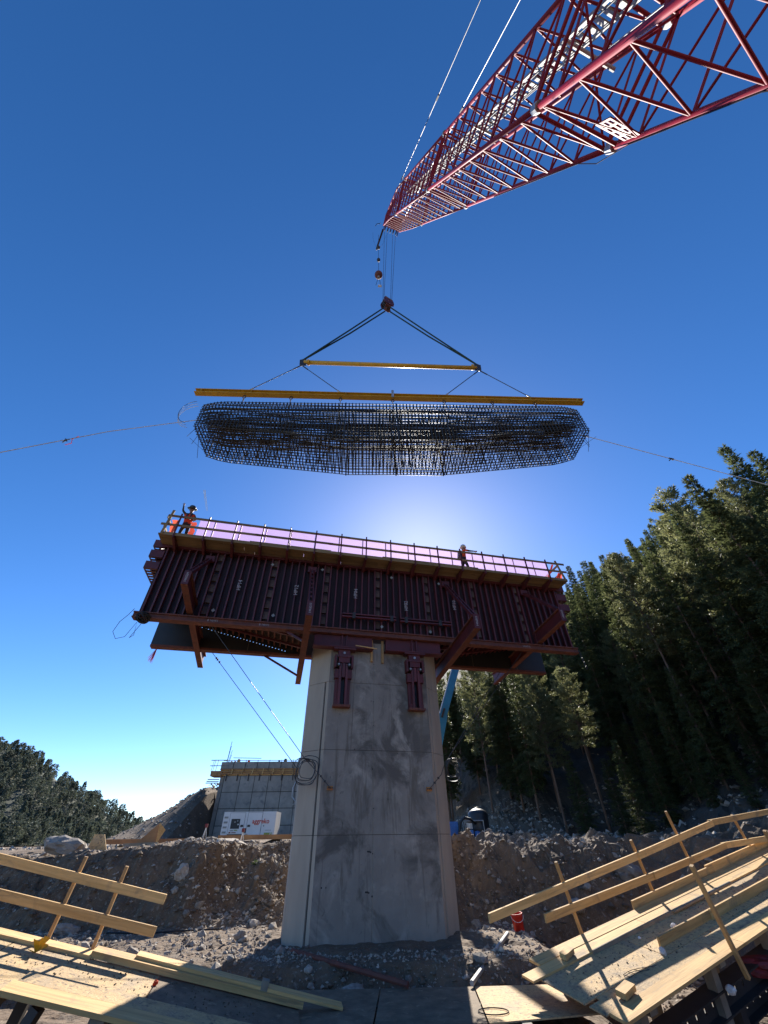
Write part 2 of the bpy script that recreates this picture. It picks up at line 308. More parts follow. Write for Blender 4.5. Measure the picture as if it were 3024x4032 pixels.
def rock_mesh(seed, sub=2, flat=0.7):
    bm = bmesh.new(); bmesh.ops.create_icosphere(bm, subdivisions=sub, radius=1.0)
    for v in bm.verts:
        p = v.co.normalized(); k = 1 + 0.42 * noise.noise(p * 1.3 + Vector((seed * 7.1, 0, 0))) + 0.2 * noise.noise(p * 3.1 + Vector((0, seed * 3.3, 0)))
        v.co = Vector((p.x, p.y * 0.85, p.z * flat)) * k
    me = bpy.data.meshes.new('stone'); bm.to_mesh(me); bm.free(); me.materials.append(MT['stone']); return me
ROCKS = [rock_mesh(i, 1, 0.6 + 0.1 * (i % 3)) for i in range(6)]
def inpier(x, y): return abs(x + 0.5) < 2.7 and 14.2 < y < 18.6
ns = 0
while ns < 300:
    k = random.random()
    if k < 0.42: x, y = random.uniform(-13, -2.6), random.uniform(13.4, 18.0)
    elif k < 0.55: x, y = random.uniform(-7, -2.2), random.uniform(17.2, 21.5)
    elif k < 0.72: x, y = random.uniform(2.6, 8.5), random.uniform(15.5, 21.0)
    elif k < 0.86: x, y = random.uniform(-14, -2), random.uniform(18.6, 20.0)
    elif k < 0.94: x, y = random.uniform(-6, 3.5), random.uniform(12.1, 13.2)
    else: x, y = random.uniform(6, 15), random.uniform(21, 38)
    if inpier(x, y): continue
    r = random.choice([0.035, 0.05, 0.06, 0.08, 0.1, 0.14]) * random.uniform(0.8, 1.3)
    if y > 20: r *= 1.6
    ns += 1
    obj('stone', random.choice(ROCKS), ground, (x, y, ground_z(x, y) + r * 0.15), (random.uniform(-.5, .5), random.uniform(-.5, .5), random.uniform(0, 6.3)), (r * random.uniform(.8, 1.3), r, r))
# small gravel, uncountable
OCT = np.array([(1, 0, 0), (0, 1, 0), (-1, 0, 0), (0, -1, 0), (0, 0, 1), (0, 0, -1)], float)
OF = np.array([(0, 1, 4), (1, 2, 4), (2, 3, 4), (3, 0, 4), (1, 0, 5), (2, 1, 5), (3, 2, 5), (0, 3, 5)])
def gravel(name, spots, label, parent=None):
    n = len(spots); P = np.array([s[:3] for s in spots]); R_ = np.array([s[3] for s in spots])
    th = rng.uniform(0, 6.3, n); v = OCT[None] * rng.uniform(0.55, 1.35, (n, 6, 1)); v = v + rng.normal(0, 0.18, (n, 6, 3))
    v[:, :, 2] *= 0.7
    x = v[:, :, 0] * np.cos(th)[:, None] - v[:, :, 1] * np.sin(th)[:, None]; y = v[:, :, 0] * np.sin(th)[:, None] + v[:, :, 1] * np.cos(th)[:, None]
    v = np.stack([x, y, v[:, :, 2]], -1) * R_[:, None, None] + P[:, None]
    f = (OF[None] + (np.arange(n) * 6)[:, None, None]).reshape(-1, 3)
    me = bpy.data.meshes.new(name); me.from_pydata(v.reshape(-1, 3).tolist(), [], f.tolist()); me.materials.append(MT['gravel'])
    o = obj(name, me, parent); o['kind'] = 'stuff'
    if label: tag(o, label, 'gravel')
    return o
sp = []
def scatter(n, x0, x1, y0, y1, r0, r1):
    for _ in range(n):
        x, y = random.uniform(x0, x1), random.uniform(y0, y1)
        if inpier(x, y): continue
        r = r0 + (r1 - r0) * random.random() ** 3
        sp.append((x, y, ground_z(x, y) + r * 0.1, r))
scatter(5200, -14, -2.0, 13.0, 18.2, 0.012, 0.07); scatter(2200, -7.5, -2.0, 17.2, 21.6, 0.015, 0.09); scatter(2600, 2.2, 9, 13.2, 21.5, 0.012, 0.09)
scatter(1500, -15, -2, 18.4, 20.5, 0.02, 0.10); scatter(2200, -4, 4, 12.0, 13.6, 0.01, 0.05); scatter(2600, 3, 12, 22, 44, 0.03, 0.2); scatter(900, -9, -1, 7.5, 10.5, 0.02, 0.1); scatter(900, 3, 11, 7.5, 11, 0.02, 0.1)
scatter(1800, -40, -20, 44, 62, 0.04, 0.25); scatter(1500, 9, 26, 17, 40, 0.04, 0.28)
clods = []
while len(clods) < 2600:
    x, y = random.uniform(-15, 9), random.uniform(12.2, 21.5)
    if inpier(x, y): continue
    z = ground_z(x, y); sl = abs(ground_z(x, y + .25) - z) / .25
    if sl < .3: continue
    r = 0.025 + 0.10 * random.random() ** 3
    clods.append((x, y, z + r * .1, r))
cl = gravel('dirt_clods', clods, 'crumbly brown clods clinging to the excavated bank faces'); cl.data.materials[0] = MT['clod']; cl['category'] = 'soil'
gravel('gravel', sp, 'loose pale gravel and rubble strewn over the dirt pad and banks')

# large boulders on the crest of the bank
def boulder(name, label, loc, r, scale, rz, seed):
    o = obj(name, rock_mesh(seed, 3, 0.7), None, loc, (0.1, 0.15, rz), (r * scale[0], r * scale[1], r * scale[2])); tag(o, label, 'boulder')
boulder('boulder', 'large pale grey boulder on the bank crest, beside the tilted plywood wedge', (-12.1, 19.0, 1.98), 0.62, (1.25, 0.8, 0.62), 0.2, 11)
boulder('boulder', 'dark rounded boulder on bank crest in front of the generator', (-7.15, 20.5, 2.02), 0.30, (1.1, 0.8, 0.8), 0.9, 12)
boulder('boulder', 'flat light slab of rock on bank crest below the generator corner', (-6.2, 20.3, 2.02), 0.34, (1.5, 0.8, 0.3), 0.3, 13)
boulder('boulder', 'knobbly grey boulder half buried in the steep dirt bank', (-7.0, 17.8, 1.25), 0.26, (0.9, 0.7, 1.2), 0.3, 14)
boulder('boulder', 'angular stone at the bank foot between railing posts on left', (-9.6, 16.6, 0.1), 0.26, (1.2, 0.8, 0.7), 0.6, 15)
boulder('boulder', 'brown clod on lit gravel just left of pier base', (-4.0, 15.2, 0.1), 0.15, (1, 0.8, 1.0), 0.6, 16)
boulder('boulder', 'blue grey boulder in shade behind the right ramp railing', (8.6, 18.6, 1.0), 0.55, (1.2, 0.8, 0.8), 0.4, 17)
boulder('boulder', 'pair-sized rough boulder at rubble toe right of red bucket', (6.0, 17.6, 0.35), 0.36, (1.3, 0.8, 0.7), 1.2, 18)
boulder('boulder', 'pale stone lying in shade at foot of dirt step below pier', (-0.75, 12.35, -0.34), 0.19, (1.3, 0.8, 0.75), 0.5, 19)

# far hillside on the left with its own conifers
def hz(x, y):
    ridge = 62 * ss(-165, -335, x) ** 0.9
    t = ss(215, 380, y)
    return 2 + ridge * t + 3.5 * fbm(x * 0.02, y * 0.02, 2.2) * t - (ridge + 4) * ss(372, 450, y)
hxs = np.linspace(-620, -120, 90); hys = np.linspace(205, 620, 60)
hv = [(x, y, hz(x, y)) for y in hys for x in hxs]; n_ = len(hxs)
hf = [(j * n_ + i, j * n_ + i + 1, (j + 1) * n_ + i + 1, (j + 1) * n_ + i) for j in range(len(hys) - 1) for i in range(n_ - 1)]
hm = bpy.data.meshes.new('hillside'); hm.from_pydata(hv, [], hf); hm.polygons.foreach_set('use_smooth', [True] * len(hf))
MT['hill'] = mat('dry_hillside', (0.11, 0.11, 0.07), (0.06, 0.065, 0.045), 0.95, scale=0.06, bump=0.3, bscale=0.5, extra=[((0.05, 0.06, 0.04), 0.12, 0.5, 0.62, None)])
hm.materials.append(MT['hill']); ho = obj('hillside', hm); ho['kind'] = 'structure'

# ================================================================= trees
def conifer(seed, H, hb, R, style, dense=1.0, blade=0.30):
    r = np.random.default_rng(seed)
    quads = []
    def add(P, D, Ln, Wd):
        n = len(P); rv = r.normal(size=(n, 3)) + (np.array([0, 0, 2.2]) if style == 'fir' else 0); S = np.cross(D, rv); S /= np.linalg.norm(S, axis=1)[:, None] + 1e-9
        tip = P + D * Ln[:, None]; mid = P + D * (Ln * 0.55)[:, None]
        quads.append(np.stack([P, mid + S * Wd[:, None], tip, mid - S * Wd[:, None]], 1))
    nb = int((H - hb) * (13.5 if style == 'fir' else 11.5) * dense); br = MB()
    lean = r.normal(0, 0.012, 2)
    for i in range(nb):
        t = (i + r.random()) / nb; z = hb + (H - hb) * t
        if style == 'fir': z = hb + round((z - hb) / 0.55) * 0.55 + r.normal(0, 0.06); z = min(z, H - .1); t = (z - hb) / (H - hb); t = min(max(t, 0), .995)
        if style == 'fir':
            L = R * ((1 - t) ** 0.92) * r.uniform(0.55, 1.08) * (0.55 + 0.45 * min(1, t * 6)) + 0.22; el = radians(-22 + 55 * t + r.normal(0, 9))
        else:
            L = R * (max(0.12, math.sin(pi * min(1, 0.16 + 0.84 * t)) ** 0.6)) * r.uniform(0.45, 1.12); el = radians(-5 + 50 * t + r.normal(0, 14))
        az = i * 2.39996 + r.normal(0, 0.3); d = np.array([cos(az) * cos(el), sin(az) * cos(el), sin(el)])
        base = np.array([lean[0] * z, lean[1] * z, z])
        side = np.array([-sin(az), cos(az), 0.0])
        m = max(3, int(L / 0.13 * dense)); s = np.sort(r.uniform(0.12 if style == 'fir' else 0.40, 1.0, m))
        droop = -0.10 * L * s ** 2 if style == 'fir' else 0.10 * L * s ** 2
        P = base + d * (L * s)[:, None]; P[:, 2] += droop
        if i % 2 == 0: br.tube([base, base + d * L * 0.5, base + d * L * 0.93 + np.array([0, 0, (-0.09 if style == 'fir' else 0.08) * L])], 0.035 * L / R + 0.008, 3, False, 0.006)
        for sgn in (-1, 1):
            for rep in range(3):
                tw = d * r.uniform(0.35, 0.9, (m, 1)) + side * sgn * r.uniform(0.4, 1.0, (m, 1)) + r.normal(0, 0.22, (m, 3)); tw[:, 2] += -0.12 if style == 'fir' else 0.18
                tw /= np.linalg.norm(tw, axis=1)[:, None]
                TL = (0.16 + 0.22 * L * (1 - s) ** 0.8) * r.uniform(0.6, 1.1, m)
                q = r.uniform(0, 1, (m, 1)) * TL[:, None]
                dd = tw + r.normal(0, 0.25 if style == 'fir' else 0.6, (m, 3)); dd /= np.linalg.norm(dd, axis=1)[:, None]
                add(P + tw * q, dd, blade * r.uniform(0.6, 1.2, m), blade * (0.15 if style == 'fir' else 0.14) * r.uniform(0.7, 1.2, m))
    q = np.concatenate(quads); nq = len(q)
    me = bpy.data.meshes.new('crown'); me.from_pydata(q.reshape(-1, 3).tolist(), [], np.arange(nq * 4).reshape(-1, 4).tolist()); me.materials.append(MT['fir'] if style == 'fir' else MT['pine'])
    tr = MB(); k = 9; pts = [(lean[0] * H * j / k, lean[1] * H * j / k, H * 0.98 * j / k - (0.8 if j == 0 else 0)) for j in range(k + 1)]
    tr.tube(pts, H * 0.0068 + 0.02, 7, True, 0.015)
    for j in range(int(hb * 2.2)):           # dead snags on the bare trunk
        z = r.uniform(0.25, 1) * hb; az = r.uniform(0, 6.3); L = r.uniform(0.4, 1.5); p = Vector((lean[0] * z, lean[1] * z, z)); e = p + Vector((cos(az) * L, sin(az) * L, r.uniform(-0.25, 0.15) * L))
        tr.tube([p, (p + e) / 2 + Vector((0, 0, 0.04)), e], 0.016, 3, False, 0.006)
    tr.v += [tuple(v) for v in br.v]; o = len(tr.v) - len(br.v); tr.f += [tuple(i + o for i in f) for f in br.f]; tr.m += [0] * len(br.f)
    return me, tr.mesh('trunk', MT['bark'], True)
FIRS = [conifer(21, 19, 2.2, 2.5, 'fir', 1.25, 0.32), conifer(22, 17, 3.0, 2.15, 'fir', 1.25, 0.30), conifer(23, 21, 4.0, 2.5, 'fir', 1.2, 0.33), conifer(24, 14, 1.4, 2.1, 'fir', 1.25, 0.30), conifer(25, 18, 5.0, 1.9, 'fir', 1.2, 0.30), conifer(26, 20, 2.5, 2.9, 'fir', 1.15, 0.34)]
PINES = [conifer(31, 17, 7.0, 2.8, 'pine', 1.3, 0.30), conifer(32, 19, 9.5, 2.6, 'pine', 1.4, 0.30), conifer(33, 15, 5.5, 2.5, 'pine', 1.3, 0.30)]
FH, PH = [19, 17, 21, 14, 18, 20], [17, 19, 15]
# skyline of the tree tops: (azimuth, elevation) as a surveyor would see it from the landing
SKY = [(-90, 17), (7.7, 17.0), (11.0, 17.8), (15.3, 19.6), (22.7, 24.8), (28.8, 28.8), (33.2, 28.3), (36.4, 28.5), (39.3, 30.4), (44.4, 32.4), (48.6, 33.6), (54.7, 34.5), (57.7, 34.8), (80, 34.8)]
def top_limit(x, y):
    az = math.degrees(math.atan2(x, y)); e = np.interp(az, [p[0] for p in SKY], [p[1] for p in SKY]); return 2.0 + math.hypot(x, y) * math.tan(radians(e))
def tree(name, variant, H, label, group, x, y, s, rz, lean=(0, 0), hard=True):
    z = ground_z(x, y) - 0.1
    lim = (top_limit(x, y) - z) / H
    if 2.5 < x < 18: lim = min(lim, (1.5 + (y - 16.8) * 0.67 - z) / H)
    s = min(s, lim * random.choice((0.70, 0.78, 0.86, 0.93, 1.0, 1.02))) if hard else s
    if s < 0.36: return None
    root = thing(name, label, 'tree', (x, y, z), (lean[0], lean[1], rz), group); root.scale = (s * .95, s * .95, s) if s > .7 else (s * 1.15, s * 1.15, s)
    obj('crown', variant[0], root); obj('trunk', variant[1], root); return root
placed = []
def far_enough(x, y, d): return all((x - a) ** 2 + (y - b) ** 2 > d * d for a, b in placed)
GF = 'dark firs crowding the right hillside'; GP = 'pines among the firs on the right hillside'
LF = 'dense dark fir in the forest covering the steep right hillside'; LP = 'pine with pale green tufted crown among darker firs on the right hillside'
hero = [   # trees whose trunks can be picked out at the forest edge
    ('P', 1, 14.6, 33.0, 0.95, 'tall leaning pine with long bare trunk standing nearest the right ramp railing'),
    ('P', 0, 12.3, 34.5, 0.95, 'straight bare-trunked pine on the scree edge, left of the nearest tall pine'),
    ('F', 1, 11.4, 37.0, 0.95, 'slim fir with bare lower trunk above the rubble right of the black tank'),
    ('P', 2, 8.8, 41, 1.0, 'yellow green pine whose crown shows just under the right end of the form'),
    ('P', 2, 13.6, 38.5, 1.1, 'bright backlit pine with two-part crown below the formwork corner'),
    ('P', 1, 19.6, 27.5, 1.1, 'sunlit tufted pine with reddish trunk rising over the right ramp'),
    ('P', 0, 24.5, 24.5, 1.25, 'large pale needled pine at right picture edge below the rope')]
for kind, vi, x, y, s, lab in hero:
    tree('pine_tree' if kind == 'P' else 'fir_tree', (PINES if kind == 'P' else FIRS)[vi], (PH if kind == 'P' else FH)[vi], lab, None, x, y, s, random.uniform(0, 6.3)); placed.append((x, y))
tries = 0; nt_ = 0
while tries < 9000 and nt_ < 285:
    tries += 1
    x, y = random.uniform(5.0, 56), random.uniform(15, 72)
    if x < 8 and y < 42: continue
    if x < 19 and y < 33: continue
    if y < 36 and x < 10: continue
    if x > 1.02 * y + 24: continue
    if y < 22 and x < 17: continue
    if x < 7.5 and y < 46: continue
    near = y < 34 or x > 25
    if not far_enough(x, y, 1.8 if near else 2.2): continue
    placed.append((x, y)); nt_ += 1
    if random.random() < (0.28 if y < 40 else 0.08): i = random.randrange(3); tree('pine_tree', PINES[i], PH[i], LP, GP, x, y, random.uniform(0.75, 1.1), random.uniform(0, 6.3))
    else: i = random.randrange(6); tree('fir_tree', FIRS[i], FH[i], LF, GF, x, y, random.uniform(0.75, 1.2), random.uniform(0, 6.3))
# young firs along the foot of the slope
k = 0
while k < 30:
    x, y = random.uniform(13, 32), random.uniform(19.5, 34)
    if x < 15 and y < 23: continue
    if x > y * 1.02 + 2: continue
    if not far_enough(x, y, 1.1): continue
    k += 1; placed.append((x, y)); z = ground_z(x, y) - .1
    s = min(random.uniform(.22, .48), (1.3 + (y - 16.8) * .67 - z) / 14 if x < 18 else 1)
    if s < .14: continue
    root = thing('fir_tree', 'low young fir at the shaded foot of the right hillside', 'tree', (x, y, z), (0, 0, random.uniform(0, 6.3)), 'young firs at the foot of the right hillside'); root.scale = (s * 1.25, s * 1.25, s)
    obj('crown', FIRS[3][0], root); obj('trunk', FIRS[3][1], root)
# far trees
def far_tree(seed, style):
    r = np.random.default_rng(seed); P = []; n = 300
    H = 9.0
    for i in range(n):
        t = r.random() ** 0.8; z = 1.2 + (H - 1.2) * t
        rad = (2.6 if style else 2.0) * ((1 - t) ** 0.7 if style == 0 else math.sin(pi * (0.12 + 0.85 * t)) ** 0.7) * r.uniform(0.3, 1.1); a = r.uniform(0, 6.3)
        p = np.array([rad * cos(a), rad * sin(a), z]); d = np.array([cos(a), sin(a), r.uniform(-.3, .8)]) + r.normal(0, .5, 3); d /= np.linalg.norm(d); s_ = np.cross(d, r.normal(size=3)); s_ /= np.linalg.norm(s_)
        L = r.uniform(0.7, 1.4); P += [p, p + d * L * .5 + s_ * L * .32, p + d * L, p + d * L * .5 - s_ * L * .32]
    f = np.arange(n * 4).reshape(-1, 4).tolist(); tb = MB().tube([(0, 0, -1), (0, 0, 4), (0, 0, 8)], 0.22, 5, False, 0.05)
    o = len(P); v = [tuple(p) for p in P] + tb.v; f = f + [tuple(i + o for i in q) for q in tb.f]
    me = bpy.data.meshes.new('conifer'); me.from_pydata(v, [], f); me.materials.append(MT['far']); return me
FT = [far_tree(41, 0), far_tree(42, 1), far_tree(43, 0), far_tree(44, 1)]
c = 0; fp = []
while c < 300:
    x, y = random.uniform(-420, -165), random.uniform(214, 392)
    if x < -1.02 * y - 14 or x > -0.44 * y + 8: continue
    if any((x - a) ** 2 + (y - b) ** 2 < 22 for a, b in fp): continue
    fp.append((x, y)); c += 1
    tag(obj('juniper_tree', random.choice(FT), None, (x, y, hz(x, y) - 0.3), (0, 0, random.uniform(0, 6.3)), (random.uniform(0.8, 1.25),) * 2 + (random.uniform(0.7, 1.2),)),
        'small bushy conifer on the distant hazy hillside at left', 'tree', 'conifers on the distant left hillside')
rest = []; rf = []; k = 0          # the remaining far-off wood, too dense to count
srcs = []
for me in FT: srcs.append((np.array([v.co[:] for v in me.vertices]), [tuple(p.vertices) for p in me.polygons]))
while k < 620:
    x, y = random.uniform(-440, -150), random.uniform(214, 392)
    if x < -1.05 * y - 20 or x > -0.42 * y + 8: continue
    if any((x - a) ** 2 + (y - b) ** 2 < 6 for a, b in fp[:300]): continue
    k += 1; v, f = random.choice(srcs); a_ = random.uniform(0, 6.3); sc_ = random.uniform(.5, 1.0); o = len(rest)
    w_ = np.stack([v[:, 0] * cos(a_) - v[:, 1] * sin(a_), v[:, 0] * sin(a_) + v[:, 1] * cos(a_), v[:, 2]], 1) * sc_ + np.array([x, y, hz(x, y) - .3])
    rest.extend(w_.tolist()); rf.extend([tuple(i + o for i in q) for q in f])
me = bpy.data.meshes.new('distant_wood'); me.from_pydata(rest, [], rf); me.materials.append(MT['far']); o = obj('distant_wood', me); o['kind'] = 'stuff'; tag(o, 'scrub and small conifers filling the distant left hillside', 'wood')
# one low green shrub on the bank
sh = MB()
for k in range(90):
    a = random.uniform(0, 6.3); e = random.uniform(0.2, 1.4); L = random.uniform(0.08, 0.2); d = Vector((cos(a) * cos(e), sin(a) * cos(e), sin(e))); s_ = d.cross(Vector((0.3, 0.5, 0.8))).normalized() * 0.012
    b0 = d * 0.03; sh.add([b0 - s_, b0 + s_, d * L + s_ * .2, d * L - s_ * .2], [(0, 1, 2, 3)])
tag(sh.build('shrub', MT['shrub']), 'tiny bright green shrub growing near the bank crest below generator', 'shrub').location = (-5.0, 19.4, ground_z(-5.0, 19.4))

# ================================================================= pier (local frame: x along the cap, y away from camera, z up)
YAW = radians(13.3); P0 = (-0.365, 14.761, 0.0)
def local_thing(name, label, cat, group=None):
    return thing(name, label, cat, P0, (0, 0, YAW), group)
pier = local_thing('bridge_pier', 'tall grey concrete bridge pier with chamfered corners under the red form', 'pier')
def chamfer(p, q, groove):
    p, q = Vector((*p, 0)), Vector((*q, 0)); d = (q - p); n = Vector((d.y, -d.x, 0)).normalized()
    if not groove: return [p, q]
    out = [p]
    for a, b in ((0.13, 0.21),):
        out += [p + d * a, p + d * (a + 0.01) - n * 0.035, p + d * (b - 0.01) - n * 0.035, p + d * b]
    return out + [q]
def pier_poly(groove):
    pts = [Vector((-1.73, 0, 0)), Vector((-0.120, 0, 0)), Vector((-0.114, 0.014, 0)), Vector((-0.098, 0.014, 0)), Vector((-0.092, 0, 0))]
    c = chamfer((1.91, 0), (2.55, 0.62), groove); pts += c
    pts += [Vector((2.55, 1.6, 0)), Vector((1.91, 2.22, 0)), Vector((-1.73, 2.22, 0)), Vector((-2.37, 1.6, 0))]
    c = chamfer((-1.73, 0), (-2.37, 0.62), False) if not groove else None
    if groove:
        p, q = Vector((-1.73, 0, 0)), Vector((-2.37, 0.62, 0)); d = q - p; n = Vector((-d.y, d.x, 0)).normalized(); n = n if n.y < 0 else -n
        pts += [q, p + d * 0.21, p + d * 0.20 - n * 0.035, p + d * 0.14 - n * 0.035, p + d * 0.13]
    else: pts += [Vector((-2.37, 0.62, 0))]
    return pts
for z0, z1, g in ((-1.2, 2.13, True), (2.142, 4.25, True), (4.262, 6.34, True), (6.352, 7.85, False)):
    poly = pier_poly(g); mb = MB(); mb.prism([(p.x, p.y, z0) for p in poly], (0, 0, z1 - z0))
    me = mb.mesh('concrete_lift', [MT['concrete'], MT['concrete_smooth']])
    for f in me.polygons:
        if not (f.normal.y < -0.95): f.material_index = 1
    obj('concrete_lift', me, pier)
MB().prism([(p.x * 0.985, 0.022 + p.y * 0.98, -1) for p in pier_poly(False)], (0, 0, 8.7)).build('core', MT['joint'], pier)
for (x, z, w) in ((-0.1, 7.05, .012), (-0.1, 5.75, .014), (-0.1, 5.0, .014), (-0.12, 3.75, .018), (-0.08, 2.75, .016), (-0.16, 1.75, .022), (-0.10, 1.72, .016), (-0.11, 0.85, .022), (-0.20, 0.92, .02), (-1.5, 1.05, .02), (-1.38, 1.05, .016), (-0.72, 4.28, .02), (0.72, 4.2, .014), (0.45, 5.6, .012)):
    MB().tube([(x, 0.002, z), (x, -0.004, z)], w, 8).build('tie_hole', MT['black'], pier)
# dark form-oil streaks under two tie holes
for (x, z) in ((-0.22, 1.76), (-0.26, 0.93)):
    MB().prism([(x - .05, -0.003, z - .01), (x + .05, -0.003, z - .02), (x + .04, -0.003, z + .02), (x - .04, -0.003, z + .025)], (0, -0.002, 0)).build('oil_mark', MT['black'], pier)

# ================================================================= pier cap formwork
cap = local_thing('pier_cap_formwork', 'long dark red ribbed steel form for a bridge pier cap, on top of the pier', 'formwork')
UL, ZB, ZT = 8.68, 8.22, 11.08
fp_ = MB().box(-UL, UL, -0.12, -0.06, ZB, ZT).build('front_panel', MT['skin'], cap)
joints = [-8.68, -6.51, -4.34, -2.17, 0.0, 2.17, 4.34, 6.51, 8.68]
rib_me = MB().box(-0.026, 0.026, -0.30, -0.12, ZB, ZT).mesh('rib', MT['rib'])
rib_thin = MB().box(-0.012, 0.012, -0.30, -0.12, ZB, ZT).mesh('rib', MT['rib'])
for k in range(8):
    a = joints[k]
    for i in range(8):
        x = a + 0.135 + i * 0.272
        obj('rib', rib_me, fp_, (x + random.uniform(-.01, .01), 0, 0))
plate = MB().box(-0.095, 0.095, -0.19, -0.121, 0, 0.30).mesh('filler_plate', MT['ladder'])
for a in joints[1:-1]:
    for q, dx in enumerate((-0.0,)):
        for i in range(6):
            obj('filler_plate', plate, fp_, (a + dx, 0, ZB + 0.16 + i * 0.46))
# horizontal edge flange at the top, bottom waler
MB().box(-UL, UL, -0.33, -0.12, ZT - 0.10, ZT).build('top_flange', MT['red'], cap)
wl_ = MB(); wl_.box(-UL - 0.05, UL + 0.05, -0.42, -0.10, 8.15, 8.19); wl_.box(-UL - 0.05, UL + 0.05, -0.42, -0.10, 7.97, 8.01); wl_.box(-UL - 0.05, UL + 0.05, -0.36, -0.34, 8.01, 8.15)
wl_.build('bottom_waler', MT['rust'], cap)
for z in (0, 1):     # loose tie-rod walers over the pier, two lengths
    for (a, b) in ((-1.46, 0.70), (0.88, 3.05)):
        MB().beam((a, -0.42, 8.66 + 0.115 * z), (b, -0.42, 8.68 + 0.115 * z), 0.12, 0.045).build('waler', MT['rib'], cap)
for x in (-1.0, 0.52, 1.12, 2.55): MB().box(x - .06, x + .06, -0.50, -0.36, 8.60, 8.84).build('tie_plate', MT['dark'], cap)
# back panel with dark inner face, bottom ledger and a row of tie holes that lets the daylight in
HOLES = [(-7.93 + 0.135 * k, 9.06 - 0.0283 * k) for k in range(34)]
bpn = MB().box(-UL, UL, 2.20, 2.235, 9.10, ZT); bpn.box(-UL, -7.97, 2.20, 2.235, ZB - 0.2, 9.10); bpn.box(-3.30, UL, 2.20, 2.235, ZB - 0.2, 9.10)
for k, (hx, hz_) in enumerate(HOLES):      # strip between holes
    x0, x1 = hx - 0.04, hx + 0.095
    r_ = 0.018
    if k == 0: x0 = -7.97
    if k == 33: x1 = -3.30
    bpn.box(x0, x1, 2.20, 2.235, ZB - 0.2, hz_ - r_); bpn.box(x0, x1, 2.20, 2.235, hz_ + r_, 9.10)
    bpn.box(x0, hx - r_, 2.20, 2.235, hz_ - r_, hz_ + r_); bpn.box(hx + r_, x1, 2.20, 2.235, hz_ - r_, hz_ + r_)
bk = bpn.build('back_panel', MT['ply_dark'], cap)
for x in (-7.1, -5.0, 5.0, 7.2): MB().box(x, x + 0.012, 2.194, 2.20, 8.03, 9.0).build('sheet_joint', MT['wood_grey'], bk)
rib_b = MB().box(-0.032, 0.032, 2.24, 2.38, 8.06, ZT).mesh('rib', MT['rib'])
for k in range(32): obj('rib', rib_b, bk, (-UL + 0.2 + k * 0.535, 0, 0))
MB().box(-UL, UL, 2.18, 2.48, 7.93, 8.02).build('back_ledger', MT['rust'], cap)
# sloping soffit forms either side of the pier, joists on the underside
for s in (-1, 1):
    m = MB(); a = (s * 2.62, 8.22); b = (s * 8.55, 9.33); m.hexa([(a[0], -0.05, a[1]), (b[0], -0.05, b[1]), (b[0], 2.19, b[1]), (a[0], 2.19, a[1]), (a[0], -0.05, a[1] + .06), (b[0], -0.05, b[1] + .06), (b[0], 2.19, b[1] + .06), (a[0], 2.19, a[1] + .06)])
    sf = m.build('soffit', MT['ladder'], cap)
    for k in range(24):
        t = (k + 0.4) / 24; x = a[0] + (b[0] - a[0]) * t; z = a[1] + (b[1] - a[1]) * t
        MB().box(x - 0.03, x + 0.03, -0.04, 2.18, z - 0.15, z - 0.012 * 0 - 0.002).build('joist', MT['rust'] if s < 0 else MT['rib'], sf)
    for yy in (0.55, 1.5):
        MB().beam((a[0], yy, a[1] - 0.20), (b[0], yy, b[1] - 0.20), 0.10, 0.08).build('stringer', MT['red'], sf)
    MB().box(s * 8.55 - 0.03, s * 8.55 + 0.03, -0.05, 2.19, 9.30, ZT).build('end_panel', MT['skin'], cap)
    # perforated channel walers across the end
    for i, z in enumerate((10.98, 10.50, 9.98)):
        m = MB(); x0, x1 = (s * 8.62, s * 9.12) if s > 0 else (s * 9.12, s * 8.62)
        for zz in (z, z + 0.30):
            m.box(x0, x0 + 0.05, -0.28, 2.5, zz, zz + 0.02); m.box(x1 - 0.05, x1, -0.28, 2.5, zz, zz + 0.02); m.box((x0 + x1) / 2 - .03, (x0 + x1) / 2 + .03, -0.28, 2.5, zz, zz + 0.02)
            for k in range(14):
                y = -0.28 + k * 0.205; m.box(x0 + 0.05, (x0 + x1) / 2 - .03, y, y + 0.12, zz, zz + 0.02); m.box((x0 + x1) / 2 + .03, x1 - 0.05, y, y + 0.12, zz, zz + 0.02)
        m.box(x0, x1, -0.28, -0.25, z + .02, z + .30); m.box(x0, x1, 2.47, 2.5, z + .02, z + .30)
        m.box((x0 + x1) / 2 - .012, (x0 + x1) / 2 + .012, -0.25, 2.47, z + .02, z + .30)
        m.build('end_waler', MT['red'], cap)
# outrigger beams with their diagonal braces
def outrigger(x, y0, y1, z0, dz, mark, lab=None):
    r_ = z0 - dz * (y1 - y0); m = MB(); h = 0.52
    e = Vector((0, y1 - y0, r_ - z0)).normalized()
    m.beam((x, y0, z0 + h / 2), (x, y1, r_ + h / 2), 0.05, h - 0.04)
    o = m.build('outrigger_beam', MT['red'], cap)
    for zz in (0.02, h - 0.02):
        MB().beam((x, y0, z0 + zz), (x, y1, r_ + zz), 0.22, 0.035).build('flange', MT['rust'], o)
    MB().box(x - 0.11, x + 0.11, y0 - 0.03, y0 - 0.005, z0, z0 + h).build('end_plate', MT['red'], o)
    t = obj('lettering', text_mesh(mark, 0.105, MT['white_mark'], 0.002, 0.003), o, (x, y0 - 0.034, z0 + h / 2), (radians(90), radians(-90), 0))
    return o
outrigger(-6.93, -2.08, 3.75, 8.50, 0.135, '1460234')
outrigger(-2.76, -2.45, 3.2, 7.62, 0.09, '1463213')
outrigger(2.95, -2.85, 3.2, 7.50, 0.09, '1466812')
outrigger(6.98, -2.25, 4.15, 8.42, 0.08, '1460415')
